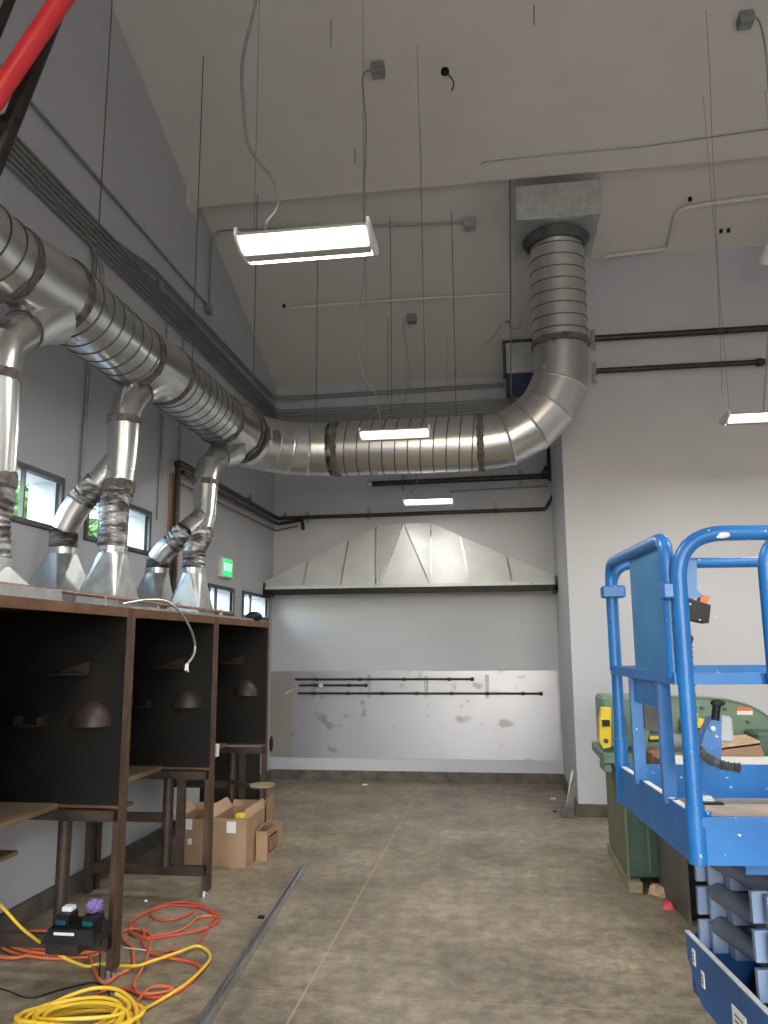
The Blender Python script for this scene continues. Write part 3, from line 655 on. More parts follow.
# wall box in the alcove behind the duct
a = at(505,343,'Y',9.1); b_ = at(545,371,'Y',9.1); c = at(505,393,'Y',9.1)
root = thing('wall_duct_box', (a.x,9.1,c.z), 'sheet metal duct box with dark blue lower face high in the alcove', 'box')
MB().bbox((a.x,9.1,b_.z),(b_.x,9.3,a.z),.008).build('sheet_body', M['galv_dull'], root)
MB().box((a.x,9.13,c.z),(b_.x,9.3,b_.z)).build('lower_box', mat('dark_blue_insert',(.02,.04,.09),(.03,.06,.12),5,.5), root)
f = MB(); f.box((a.x-.03,9.09,b_.z),(a.x,9.3,a.z+.02)); f.box((a.x-.03,9.09,a.z),(b_.x,9.3,a.z+.025)); f.build('angle_frame', M['dgrey'], root)
MB().box((a.x+.1,9.3,c.z+.05),(b_.x-.05,BY,a.z-.1)).build('duct_stub', M['galv_dull'], root)

# ================================================================ CANOPY HOOD ON THE BACK WALL
yf, yb0 = 9.36, BY-.004
zf = lambda px, py: at(px, py, 'Y', yf)
root = thing('canopy_hood', (-1.2, yf, 2.2), 'wide folded sheet metal canopy hood above the alcove back wall', 'hood')
xl, xr = LX+.004, EX-.006
zb = at(400,587,'Y',yf).z; zlip = zb+.0
PL = [V((xl,yf,zb)), V((zf(302,588).x,yf,zb)), V((zf(340,588).x,yf,zb)), V((zf(376,588).x,yf,zb)), V((zf(380,588).x,yf,zb)), V((zf(431,588).x,yf,zb)), V((zf(471,588).x,yf,zb)), V((zf(513,588).x,yf,zb)), V((xr,yf,zb))]
yt = 9.62; tp = lambda px, py, y=yt: at(px, py, 'Y', y)
zpk = tp(402,525).z
def wing(px, py):
    y = 9.5
    for _ in range(20): y = yf + (yt-yf)*(at(px,py,'Y',y).z-zb)/(zpk-zb)
    return at(px, py, 'Y', y)
yl = yf + (yt-yf)*.10/(zpk-zb)
TL = [V((xl,yl,zb+.10)), wing(309,560), wing(349,540), wing(376,526)]
TR = [wing(431,523), wing(460,536), wing(506,556), V((xr,yl,zb+.10))]
apex = tp(404,524,9.50)
def panel(pts, t=.006):
    mb = MB(); mb.prism(pts, (0,t,0)); return mb.build('hood_panel', M['hood'], root)
for i in range(3): panel([PL[i], PL[i+1], TL[i+1], TL[i]])
panel([PL[3], PL[4], apex, TL[3]]); panel([PL[4], PL[5], apex]); panel([PL[5], TR[0], apex])
for i in range(3): panel([PL[5+i], PL[6+i], TR[i+1], TR[i]])
# top closing to the wall
tops = TL + [apex] + TR
for p, q in zip(tops[:-1], tops[1:]):
    MB().hexa([p, q, V((q.x,yb0,q.z)), V((p.x,yb0,p.z))], [p+V((0,0,.004)), q+V((0,0,.004)), V((q.x,yb0,q.z+.004)), V((p.x,yb0,p.z+.004))]).build('hood_top', M['hood'], root)
for p, q in ((PL[1],TL[1]),(PL[2],TL[2]),(PL[3],TL[3]),(PL[4],apex),(PL[5],apex),(PL[5],TR[0]),(PL[6],TR[1]),(PL[7],TR[2])):
    o = V((0,-.004,0)); MB().bar(p+o, q+o, .014, .012, (0,1,0)).build('standing_seam', M['galv'], root)
MB().box((xl,yf-.012,zb-.004),(xr,yf,zb+.035)).build('bottom_flange', M['hood'], root)
MB().box((xl,yf-.03,zb-.075),(xr,yf+.01,zb-.004)).build('black_lip', M['black'], root)
MB().box((xr-.03,yf-.03,zb-.09),(xr,yb0,zb+.10)).build('end_plate', M['blackpipe'], root)
MB().box((xl,yf-.03,zb-.075),(xl+.02,yb0,zb+.08)).build('end_plate', M['blackpipe'], root)
sc_ = MB()
for i in range(14):
    x = xl+.12+i*.26; sc_.ball((x,yf-.014,zb+.016), .009, 6)
sc_.build('rivets', M['galv'], root, kind='stuff')

# ================================================================ STEEL SHEET AND LOWER RACK PIPES
sh = tag(MB().box((LX+.002,BY-.006,.262),(EX-.02,BY,1.30)).build('wall_sheet', M['sheet']), 'scuffed stainless steel sheet covering the lower alcove wall', 'metal sheet')
yp = BY-.05
for i, (x0_, x1_, py, lab) in enumerate(((295,472,679.3,'top black pipe on the steel sheet'),(299,366,685.3,'shortest black pipe on the steel sheet, the middle one'),(298,541,693.5,'longest and lowest black pipe on the steel sheet'))):
    a, b = at(x0_,py,'Y',yp), at(x1_,py,'Y',yp); z = (a.z+b.z)/2; root = thing('gas_manifold_pipe', (a.x,yp,z), lab, 'pipe', 'black pipes on the steel sheet')
    MB().tube([(a.x,yp,z),(b.x,yp,z)], .013, 8).build('pipe', M['blackpipe'], root, True)
    f = MB(); n = {0:4,1:2,2:7}[i]
    for k in range(n):
        x = a.x+(b.x-a.x)*(k+.5)/n; MB().tube([(x-.02,yp,z),(x+.02,yp,z)], .021, 8).build('coupling', M['blackpipe'], root, True)
    MB().ball((b.x,yp,z), .025, 8).build('end_cap', M['blackpipe'], root, True)
a = at(321,685.3,'Y',yp-.03); tag(MB().ball(a, .028, 10).build('pressure_gauge', M['white'], None, True), 'small round white gauge on the middle sheet pipe', 'gauge')
for px, y0_, y1_, lab in ((313,676,697,'leftmost short strut channel on the steel sheet'),(369,675,697,'strut channel at the end of the shortest pipe'),(426,676,697,'strut channel right of the sheet centre'),(487,675,698,'rightmost strut channel standing without the top pipe')):
    a, b = at(px,y0_,'Y',BY-.02), at(px,y1_,'Y',BY-.02)
    tag(MB().bbox((a.x-.02,BY-.034,b.z),(a.x+.02,BY-.006,a.z),.004).build('strut_channel', M['conduit']), lab, 'bracket', 'strut channels on the steel sheet')
a = at(289,692,'Y',BY-.02); tag(MB().tube([a+V((-.05,0,-.02)), a+V((.05,0,.03))], .006, 6).build('metal_offcut', M['white']), 'thin bright strip stuck on the browned left part of the sheet', 'strip')

# ================================================================ WELDING BOOTHS
FX, BXB = -1.94, -2.80; BL = 1.28; HT = 1.81
def make_booth(y0, label):
    root = thing('welding_booth', (FX, y0, 0), label, 'booth', 'row of welding booths')
    y1_ = y0+BL; t = .045
    def post(y):   # angle trim in front, runs to the floor
        m = MB(); m.bbox((FX-.006,y,0.03),(FX,y+t,HT),.002); m.bbox((FX-.05,y+(0 if y == y0 else t-.006),0.03),(FX-.006,y+(.006 if y == y0 else t),HT),.002)
        p = m.build('front_post', M['rustdark'], root)
        MB().tube([(FX-.025,y+t/2,0),(FX-.025,y+t/2,.035)], .02, 8).build('levelling_foot', M['galv_dull'], p, True)
    post(y0+.001); post(y1_-t-.001)
    MB().bbox((FX-.006,y0+t,HT-t-.004),(FX,y1_-t,HT),.002).build('top_trim', M['rust'], root)
    MB().box((BXB,y0+.004,HT-.006),(FX-.006,y1_-.004,HT)).build('roof_panel', M['rust'], root)
    for y in (y0+.008, y1_-.016):
        sp_ = MB().box((BXB,y,.795),(FX-.008,y+.008,HT-.008)).build('side_panel', M['soot'], root)
    yq = y1_-.016
    MB().bar((BXB,yq-.004,.80),(FX-.01,yq-.004,.80),.02,.012).build('panel_edge', M['rust'], root)
    MB().box((BXB,y0+.02,.8),(BXB+.008,y1_-.02,HT-.008)).build('back_panel', M['soot'], root)
    MB().bbox((BXB+.02,y0+.02,.785),(-2.285,y1_-.02,.812),.003).build('bench_top', M['wood'], root)
    MB().bbox((BXB+.02,y1_-.42,.575),(-2.44,y1_-.10,.597),.003).build('lower_shelf', M['wood'], root)
    MB().box((BXB+.01,y0+.02,.74),(FX-.02,y0+.06,.785)).build('bench_rail', M['leg'], root)
    MB().box((BXB+.01,y1_-.06,.735),(FX-.02,y1_-.02,.785)).build('bench_rail', M['leg'], root)
    MB().box((BXB+.01,y1_-.06,.13),(FX-.02,y1_-.02,.19)).build('low_rail', M['leg'], root)
    if y0 > 3.9: MB().box((BXB+.01,y1_-.05,.455),(-2.23,y1_-.02,.515)).build('mid_rail', M['leg'], root)
    MB().tube([(-2.22,y1_-.055,.19),(-2.22,y1_-.055,.74)], .034, 16).build('round_leg', M['leg'], root, True)
    MB().box((-2.165,y1_-.05,.19),(-2.11,y1_-.02,.735)).build('flat_leg', M['leg'], root) if y0 > 3.9 else None
    for x in (BXB+.01,):
        for y in (y0+.02, y1_-.07): MB().bbox((x,y,0.0),(x+.05,y+.05,.80),.003).build('rear_leg', M['leg'], root)
    # fume inlet dome on the far partition
    d = MB(); cx, cz = -2.13, 1.20; n = 14; prof = [(.11,0),(.105,-.03),(.08,-.06),(.045,-.08),(.0,-.09)]; o = 0
    for rr_, dy in prof:
        for k in range(n+1):
            t_ = math.pi*k/n; d.v.append(V((cx+rr_*math.cos(t_), yq+dy, cz+rr_*math.sin(t_)*1.15)))
    for i in range(len(prof)-1):
        for k in range(n): d.f.append((i*(n+1)+k, i*(n+1)+k+1, (i+1)*(n+1)+k+1, (i+1)*(n+1)+k))
    d.build('fume_inlet', M['leg'], root, True)
    b = MB(); b.box((-2.34,yq-.09,1.46),(-2.15,yq-.002,1.466)); b.prism([(-2.16,yq-.003,1.466),(-2.16,yq-.003,1.53),(-2.32,yq-.003,1.48),(-2.32,yq-.003,1.466)],(0,-.004,0)); b.build('rod_shelf', M['leg'], root)
    b = MB(); b.box((-2.52,yq-.09,1.20),(-2.38,yq-.002,1.206)); b.box((-2.52,yq-.09,1.206),(-2.516,yq-.002,1.25)); b.box((-2.384,yq-.09,1.206),(-2.38,yq-.002,1.25)); b.build('rod_tray', M['leg'], root)
    return root
YB = [2.705, 3.985, 5.265]
booths = [make_booth(YB[0], 'nearest rusty framed welding booth at the left edge with the charger below'),
          make_booth(YB[1], 'middle rusty framed welding booth with a pale cable hanging over it'),
          make_booth(YB[2], 'farthest welding booth with a round swing seat at its end post')]
b3 = booths[2]
sq = at(262,784,'Y',6.36)
MB().tube([sq-V((0,0,.018)), sq], [.098,.102], 24).build('swing_seat', M['timber'], b3, True)
MB().bar(sq+V((-.30,.10,.0)), sq-V((0,0,.035)), .04, .035).build('seat_arm', M['leg'], b3)
MB().tube([sq-V((0,0,.10)), sq-V((0,0,.018))], .028, 12).build('seat_post', M['leg'], b3, True)
MB().box((-2.50,6.50,.20),(-1.99,6.512,.735)).build('lower_panel', M['soot'], b3)
MB().bbox((-2.1,5.7,.812),(-2.07,5.75,.90),.004).build('outlet_box', M['white'], b3)
# things on the booth roofs
za = HT+.003
a0_, a1_ = at(0,585,'X',-2.03), at(61,590,'X',-2.03)
ch = MB(); y0c, y1c = 2.0, 3.44
ch.box((-2.10,y0c,za),(-2.03,y1c,za+.004)); ch.box((-2.10,y0c,za),(-2.096,y1c,za+.048)); ch.box((-2.034,y0c,za),(-2.03,y1c,za+.048)); ch.box((-2.10,y0c,za+.048),(-2.03,y1c,za+.052))
tag(ch.build('cable_channel', M['galv_dull']), 'grey sheet metal channel lying on the nearest booth roof', 'channel')
gp = thing('roof_gas_pipe', (-2.14,4,za), 'thin brown pipe with clamps along the booth roofs', 'pipe')
MB().tube([(-2.14,2.0,za+.068),(-2.14,6.15,za+.060)], .010, 8).build('pipe', M['copper'], gp, True)
for y in (3.05, 4.05, 4.19, 5.05, 5.9): MB().box((-2.152,y-.008,za),(-2.128,y+.008,za+.085)).build('clamp', M['galv_dull'], gp)
tag(MB().bbox((-2.24,4.2,za),(-2.0,6.35,za+.018),.003).build('flat_cable_tray', M['galv_dull']), 'flat grey metal strip lying on the two farther booth roofs', 'strip')
cp_ = [at(p_[0],p_[1],'X',x_) for *p_, x_ in ((122,604,-2.05),(145,600,-2.02),(165,601,-1.98),(178,610,-1.93),(190,628,-1.91),(195,645,-1.91),(193,656,-1.91),(187,664,-1.92))]
cb = thing('hanging_cable', cp_[0], 'pale cable draped from the roof down the front of the middle booth', 'cable')
MB().tube(smooth_pts(cp_,6), .0075, 8).build('cable', M['galv_dull'], cb, True)
e_ = cp_[-1]; m_ = MB(); m_.tube([e_, e_+V((0,-.012,-.04))], .012, 7); m_.tube([e_+V((0,.01,.0)), e_+V((.0,.022,-.05))], .005, 6); m_.build('bare_ends', M['white'], cb, True)
a = at(255,616,'Z',HT+.06); tag(MB().ball((-2.02,6.35,HT+.003+.035), .09, 12, (.8,.9,.5), -.8).build('knit_hat', M['black'], None, True), 'black lump like a cap on the far end of the booth roofs', 'cap')
tag(MB().ball((-1.925,6.60,.80), .035, 10, (.5,.8,1.9)).build('black_bag', M['black'], None, True), 'small black bag hanging at the end of the farthest booth', 'bag')
# ================================================================ CARDBOARD BOXES
def carton(x0,y0,x1,y1,h,rot,label,flaps=True,name='cardboard_box'):
    root = thing(name, ((x0+x1)/2,(y0+y1)/2,0), label, 'box', 'cardboard boxes by the booths'); t = .008
    m_ = MB(); m_.box((x0,y0,.001),(x1,y1,t)); m_.box((x0,y0,t),(x1,y0+t,h)); m_.box((x0,y1-t,t),(x1,y1,h)); m_.box((x0,y0+t,t),(x0+t,y1-t,h)); m_.box((x1-t,y0+t,t),(x1,y1-t,h))
    m_.build('carton_body', M['card'], root)
    if flaps:
        f = (x1-x0)*.32
        MB().hexa([(x0,y0,h),(x0,y1,h),(x0+t,y1,h),(x0+t,y0,h)], [(x0-f*.55,y0,h+f*.8),(x0-f*.55,y1,h+f*.8),(x0-f*.55+t,y1,h+f*.8),(x0-f*.55+t,y0,h+f*.8)]).build('flap', M['cardin'], root)
        MB().hexa([(x1-t,y0,h),(x1-t,y1,h),(x1,y1,h),(x1,y0,h)], [(x1-t-f*.1,y0,h+f*.75),(x1-t-f*.1,y1,h+f*.75),(x1-f*.1,y1,h+f*.75),(x1-f*.1,y0,h+f*.75)]).build('flap', M['cardin'], root) if flaps == 2 else None
        MB().hexa([(x0,y1-t,h),(x1,y1-t,h),(x1,y1,h),(x0,y1,h)], [(x0,y1+f*.5,h+f*.5),(x1,y1+f*.5,h+f*.5),(x1,y1+f*.5+t,h+f*.5),(x0,y1+f*.5+t,h+f*.5)]).build('flap', M['card'], root)
    root.rotation_euler.z = 0
    return root
c1_ = carton(-2.17,5.90,-1.90,6.36,.345,0,'large open cardboard box with raised flaps behind the middle booth post',2)
MB().box((-2.05,5.894,.245),(-1.98,5.899,.325)).build('shipping_label', M['white'], c1_)
c2_ = carton(-2.46,5.93,-2.20,6.30,.33,0,'open cardboard box standing deeper under the farthest booth',1)
MB().box((-2.38,5.924,.255),(-2.33,5.929,.33)).build('shipping_label', M['scuff'], c2_)
MB().box((-2.36,5.924,.15),(-2.33,5.929,.19)).build('sticker', M['scuff'], c2_)
c3_ = carton(-1.885,6.10,-1.80,6.52,.215,0,'small open cardboard box with a black printed panel',0)
MB().box((-1.799,6.14,.05),(-1.797,6.36,.17)).build('printed_panel', M['black'], c3_); MB().box((-1.797,6.16,.065),(-1.796,6.34,.155)).build('printed_panel', M['card'], c3_)
for k in range(3): MB().box((-1.796,6.19,.08+.025*k),(-1.7955,6.31,.088+.025*k)).build('print_line', M['black'], c3_)
MB().hexa([(-1.885,6.10,.215),(-1.885,6.35,.215),(-1.877,6.35,.215),(-1.877,6.10,.215)],[(-1.84,6.08,.26),(-1.84,6.33,.26),(-1.832,6.33,.26),(-1.832,6.08,.26)]).build('flap', M['cardin'], c3_)
carton(-2.22,6.62,-2.0,6.95,.34,0,'closed brown carton just past the swing seat',0)
tag(MB().ball((-1.97,6.0,.345), .055, 8, (1.1,.8,.5)).build('yellow_rag', M['yellow'], None), 'crumpled yellow rag in the large open box', 'rag')
# ================================================================ BATTERY CHARGER, CLOTH, BITS
cy = 3.79; ch = thing('battery_charger', (-2.02,cy,.19), 'black twin battery charger lying under the nearest booth', 'charger')
m_ = MB(); m_.hexa([(-2.16,cy-.12,.245),(-1.90,cy-.12,.245),(-1.90,cy+.06,.255),(-2.16,cy+.06,.255)], [(-2.14,cy-.10,.305),(-1.92,cy-.10,.305),(-1.93,cy+.05,.315),(-2.13,cy+.05,.315)]); m_.build('charger_body', M['black'], ch)
for x in (-2.10,-1.965):
    bt = MB().bbox((x-.034,cy-.06,.305),(x+.034,cy+.04,.352),.006).build('battery', M['black'], ch)
    MB().box((x-.024,cy-.066,.31),(x+.024,cy-.06,.330)).build('battery_label', M['teal'], bt)
MB().box((-2.10,cy-.121,.285),(-2.00,cy-.117,.297)).build('name_strip', M['white'], ch)
tag(MB().box((-2.15,cy-.10,.192),(-1.99,cy+.12,.244)).build('charger_shelf', M['leg']), 'dark steel step under the battery charger', 'shelf')
tag(MB().bbox((-2.125,cy-.02,.353),(-2.075,cy+.03,.376),.004).build('paper_packet', M['white']), 'small white packet on the left battery', 'packet')
pc = MB().ball((0,0,0), 1, 16)
for q_ in pc.v:
    k_ = 1 + .28*math.sin(q_.x*5+1)*math.sin(q_.y*6)*math.cos(q_.z*5) + random.uniform(-.12,.12); q_ *= .04*k_; q_.z *= .8; q_ += V((-1.965,cy-.01,.383))
tag(pc.build('purple_cloth', M['purple'], None, True, 15), 'crumpled purple cloth on the right battery', 'cloth')
# ================================================================ CORDS ON THE FLOOR
def floor_cord(px, r, m, label, z0=None, k=6, lift=None):
    Q = []
    for i, p in enumerate(px):
        zz_ = (p[2] if len(p) > 2 else r*1.05 + (i % 3)*r*.35); Q.append(at(p[0], p[1], 'Z', zz_))
    return tag(MB().tube(smooth_pts(Q, k), r, 8).build('extension_cord', m, None, True), label, 'cord', 'extension cords on the floor')
c_ = lambda x, y: (100+x/5.486, 880+y/5.486)
pts = [(0,957),(20,957),(50,947),(80,938), c_(0,555), c_(100,520), c_(175,480), c_(185,440), c_(175,370), c_(140,335), (112,925),(108,930)]
floor_cord([(-30,958)]+pts, .0085, M['orange'], 'thick orange cord running in from the left and behind the nearest booth post')
pts = [c_(130,285), c_(155,270), c_(240,275), c_(280,310), c_(265,400), c_(235,480), c_(190,560), c_(195,600), c_(230,625), c_(330,620), c_(400,598), c_(350,582), c_(270,595), c_(210,660), c_(150,730), c_(120,790), c_(90,850)]
floor_cord(pts, .0075, M['orange'], 'orange cord looping in the middle of the tangle beside the nearest post')
pts = [c_(160,270), c_(180,225), c_(280,165), c_(400,125), c_(520,130), c_(620,175), c_(655,205), c_(630,240), c_(560,272), c_(420,300), c_(300,318), c_(210,310), c_(165,285), c_(190,262), c_(240,285),
       c_(235,345), c_(270,395), c_(370,425), c_(480,445), c_(545,470), c_(540,510), c_(490,570), c_(400,625), c_(300,645), c_(220,632), c_(150,600), c_(60,600), c_(0,620), (90,1000)]
floor_cord(pts, .0075, M['red2'], 'red orange cord laid in a wide oval loop right of the nearest post')
pts = [c_(520,150), c_(510,175), c_(440,205), c_(350,222), c_(285,200), c_(290,170), c_(360,142), c_(450,138), c_(560,150), c_(620,190), c_(610,235), c_(540,345), c_(480,380), c_(400,385), c_(350,390)]
floor_cord(pts, .0065, M['red2'], 'small inner loop of red orange cord within the wide oval')
pts = [c_(655,210), c_(600,195), c_(530,210), c_(480,255), c_(400,290), c_(300,305), c_(260,330)]
floor_cord(pts, .0065, M['orange'], 'short pale orange cord crossing the oval loop')
# yellow cord: comes down from the left through the booth, across the floor, to the coil
y_ = [(-40,870,.42),(0,905,.36),(25,931,.24),(60,955,.05),(85,966,.02), c_(0,460)+(.02,), c_(90,468)+(.02,), c_(200,470)+(.03,), c_(300,440)+(.03,), c_(420,400)+(.03,), c_(530,362)+(.02,), c_(590,390)+(.012,), c_(603,430)+(.012,), c_(560,490)+(.02,), c_(470,570)+(.02,), c_(330,660)+(.012,), c_(180,740)+(.02,), c_(80,785)+(.012,), (95,1034,.012)]
floor_cord(y_, .0075, M['ycord'], 'yellow cord sagging out of the nearest booth and sweeping over the orange cords')
cc = at(78,1028,'Z',0); ycoil = []
for i in range(190):
    t = i*2*math.pi/13.3; q = i/190; rx, ry = .27-.10*abs(math.sin(i*.13)), .22-.10*abs(math.sin(i*.19+1))
    ycoil.append((cc.x+rx*math.cos(t)+.03*math.sin(i*.37), cc.y+ry*math.sin(t)+.04*math.sin(i*.11), .012+.05*q+.010*math.sin(i*.9)))
tag(MB().tube(smooth_pts(ycoil,4), .0085, 7).build('extension_cord', M['ycord'], None, True), 'yellow cord coiled in a heap at the lower left', 'cord', 'extension cords on the floor')
cc = at(55,950,'Z',0); oc = []
for i in range(52):
    t = i*2*math.pi/13; oc.append((cc.x+(.30-.02*(i//13))*math.cos(t), cc.y+.02*(i//13)+(.13-.01*(i//13))*math.sin(t)+.015*math.sin(i), .010+.012*(i//13)))
tag(MB().tube(smooth_pts(oc,4), .008, 7).build('extension_cord', M['orange'], None, True), 'orange cord coiled under the low rail of the nearest booth', 'cord', 'extension cords on the floor')
q0 = V((-1.93,cy-.05,.26))
bc = [q0, at(100,920,'Y',3.62), at(100,960,'Z',.05), at(99,995,'Z',.01), at(106,1004,'Z',.01), at(109,993,'Z',.01), at(95,983,'Z',.01), at(60,990,'Z',.01), at(30,998,'Z',.01), at(5,990,'Z',.01), at(-20,985,'Z',.01)]
tag(MB().tube(smooth_pts(bc,6), .0035, 6).build('charger_lead', M['black'], None, True), 'thin black lead dropping from the charger over the orange cord', 'cord')
tag(MB().tube([at(124,947.5,'Z',.02), at(146,950,'Z',.02)], .003, 6).build('white_tie', M['white']), 'thin white tie lying by the nearest post foot', 'tie')
# floor strut channel
sc1, sc0 = at(304,869,'Z',.0), at(202,1030,'Z',.0); d = (sc0-sc1).normalized(); n_ = V((-d.y,d.x,0)); sc0 = sc0 + d*.8
root = thing('steel_channel', sc1, 'long steel channel lying on the floor beside the booths', 'channel')
m_ = MB(); w = .038
m_.bar(sc1+V((0,0,.003)), sc0+V((0,0,.003)), .041, .004); m_.bar(sc1+n_*.019+V((0,0,.02)), sc0+n_*.019+V((0,0,.02)), .003, .036); m_.bar(sc1-n_*.019+V((0,0,.02)), sc0-n_*.019+V((0,0,.02)), .003, .036)
m_.bar(sc1+n_*.014+V((0,0,.038)), sc0+n_*.014+V((0,0,.038)), .012, .003); m_.bar(sc1-n_*.014+V((0,0,.038)), sc0-n_*.014+V((0,0,.038)), .012, .003)
m_.build('channel_body', M['galv_dull'], root)
# small litter
for (px,py,s,m,lab) in ((365,785,.03,'white','small white paper scrap near the back kerb'),(553,799,.03,'white','white scrap on the floor near the alcove corner'),(555,812,.02,'black','black speck of rubble near the leaning metal'),(337,780,.025,'cardin','tan crumb on the floor against the back kerb'),(261,918,.02,'black','dark pebble on the floor between cords and channel'),(146,902,.01,'white','tiny white chip near the cords')):
    a = at(px,py,'Z',0); m_ = MB(); m_.hexa([a+V((-s,-s*.6,.001)),a+V((s,-s*.8,.001)),a+V((s*.9,s,.001)),a+V((-s*.7,s*.6,.001))],[a+V((-s,-s*.6,.006)),a+V((s,-s*.8,.012)),a+V((s*.9,s,.008)),a+V((-s*.7,s*.6,.014))])
    tag(m_.build('floor_scrap', M[m]), lab, 'litter', 'scraps on the floor')
# leaning metal
a, b = at(569,815,'Z',.0), at(580,811,'Z',.0)
lt = at(578,764,'X',EX-.03)
root = thing('leaning_metal_strip', (a.x+.03,8.05,0), 'bent metal strip leaning against the alcove corner', 'metal strip')
MB().prism([(EX-.15,RY-.02,.0),(EX-.06,RY+.02,.0),(EX-.04,RY+.02,.04),(EX-.035,RY-.06,.42),(EX-.05,RY-.06,.44),(EX-.13,RY-.02,.04)],(-.006,-.03,0)).build('strip_face', M['galv'], root)
MB().bbox((EX-.17,RY-.09,.001),(EX-.05,RY-.02,.09),.004).build('strip_foot', M['dgrey'], root)

# ================================================================ RED PIPE AND BLACK PIPE UPPER LEFT
def through(p0, p1, Y, ta, tb):
    a, b = at(*p0,'Y',Y), at(*p1,'Y',Y); return a+(b-a)*ta, a+(b-a)*tb
YR_ = 2.5
a, b = through((0,91),(61,0),YR_,0,1); d = b-a
def ext(a, d, Y):
    t0 = (LX-a.x)/d.x; z = lambda t: a.z+d.z*t - zt(Y); t1 = (zt(Y)-a.z)/d.z; return a+d*t0, a+d*t1
s0, s1 = ext(a,d,YR_)
root = thing('red_pipe', s0, 'glossy red pipe slanting across the upper left corner', 'pipe')
MB().tube([s0, s1], .040, 20).build('pipe', M['red'], root, True)
MB().tube([s0, s0+d.normalized()*.03], .07, 16).build('wall_flange', M['red'], root, True)
a, b = through((5,139),(55,14),YR_+.12,0,1); s0, s1 = ext(a,b-a,YR_+.12)
root = thing('black_pipe', s0, 'worn black pipe slanting just behind the red pipe', 'pipe')
MB().tube([s0, s1], .034, 16).build('pipe', M['blackpipe'], root, True)
q = at(1,128,'Y',YR_+.1); MB().tube([q-V((.03,0,0)), q+V((.03,.0,0.02))], .036, 10).build('coupling', M['blackpipe'], root, True)
a, b = through((-3,32),(12,-5),YR_+.3,0,1); s0, s1 = ext(a,b-a,YR_+.3)
tag(MB().tube([s0, s1], .022, 12).build('black_pipe', M['blackpipe'], None, True), 'black pipe cut by the extreme top left corner', 'pipe')

# ================================================================ SCISSOR LIFT
lift = thing('scissor_lift', (.80,3.3,0), 'blue scissor lift with railed platform at the right edge', 'lift')
NX, NYY = .607, 2.85; u = V((-.088,1.08,0)); ul = u.length; u = u/ul; v = V((u.y,-u.x,0)); O = V((NX,NYY,0)); LEN = 2.0
def W(a, b, z): return O + u*a + v*b + V((0,0,z))      # a: across (away), b: along to the right
zd, zt_, zm, zr = .885, 1.05, 1.483, 1.985
def lbox(mb, a0,a1,b0,b1,z0,z1):
    return mb.hexa([W(a0,b0,z0),W(a0,b1,z0),W(a1,b1,z0),W(a1,b0,z0)], [W(a0,b0,z1),W(a0,b1,z1),W(a1,b1,z1),W(a1,b0,z1)])
# toe boards / tray
lbox(MB(), -.0,.012, .02,LEN, zd-.0,zt_-.012).build('toe_board', M['blue'], lift)
m_ = MB(); lbox(m_, -.012,0, .03,LEN, zt_-.045,zt_-.012); m_.build('toe_lip', M['blue'], lift)
lbox(MB(), ul-.012,ul, 0,LEN, zd,zt_+.0).build('toe_board', M['blue'], lift)
lbox(MB(), 0,ul, -.0,.012, zd,zt_).build('toe_board', M['blue'], lift)
lbox(MB(), .012,ul-.012, .012,LEN, zd+.004,zd+.018).build('deck_plate', M['deck'], lift)
wr = MB()
for a0,a1 in ((.02,.19),(.24,.60),(.68,.98)): lbox(wr, a0,a1,-.002,.02,zt_,zt_+.004)
wr.build('worn_edge', M['scuff'], lift)
def hoop(a0, b0, a1, b1, z0, z1, r, rad, name='guard_rail', low0=None, low1=None):
    P_ = fillet([W(a0,b0,low0 or z0), W(a0,b0,z1), W(a1,b1,z1), W(a1,b1,low1 or z0)], rad, 8); return MB().tube(P_, r, 14).build(name, M['blue'], lift, True)
# near side rail (starts at the near-left corner), with its corner post reaching down the tray
hoop(.02,.02, .02,LEN, zt_,zr, .027, .17, low0=zd+.02)
m_ = MB(); m_.tube([W(.02,.02,zd),W(.02,.02,zt_+.02)], .031, 14); m_.tube([W(.015,.06,zd),W(.015,.06,zt_+.0)], .012, 8); m_.build('post_socket', M['blue'], lift, True)
MB().bar(W(.02,.03,zm), W(.02,LEN,zm), .03, .038).build('mid_rail', M['blue'], lift)
# second near-side hoop beginning in the right of the view
hoop(-.03,.30, -.03,LEN, zt_,zr-.02, .027, .12)
# far side rail
hoop(ul-.02,.02, ul-.02,LEN, zt_,zr, .025, .12)
MB().bar(W(ul-.02,.03,zm), W(ul-.02,LEN,zm), .03, .038).build('mid_rail', M['blue'], lift)
m_ = MB(); m_.tube([W(ul-.02,.02,zd),W(ul-.02,.02,zt_+.12)], .031, 14); m_.build('post_socket', M['blue'], lift, True)
# end gate hoop with sheet
hoop(ul-.09,.0, .08,.0, zm,zr-.005, .026, .09)
MB().bar(W(ul-.05,-.0,zm), W(.03,-.0,zm), .03, .04).build('mid_rail', M['blue'], lift)
lbox(MB(), .15,.62, .0,.006, zm-.01,zr-.01).build('gate_sheet', mat('gate_sheet_blue', (.025,.16,.36), (.04,.21,.43), 7, .45), lift)
for a_ in (.27,.69): MB().bar(W(a_,.01,zt_-.02), W(a_,.01,zm), .045, .045).build('gate_post', M['blue'], lift)
lbox(MB(), .27,.69, .0,.01, zm-.12,zm-.02).build('gate_plate', M['blue'], lift)
for c, hx_ in ((at(613,592,'Y',3.83),.052),(W(.05,0,zr-.20),.035)): MB().bbox(c-V((hx_,.04,.028)), c+V((hx_,.045,.028)),.006).build('rail_clamp', M['blue'], lift)
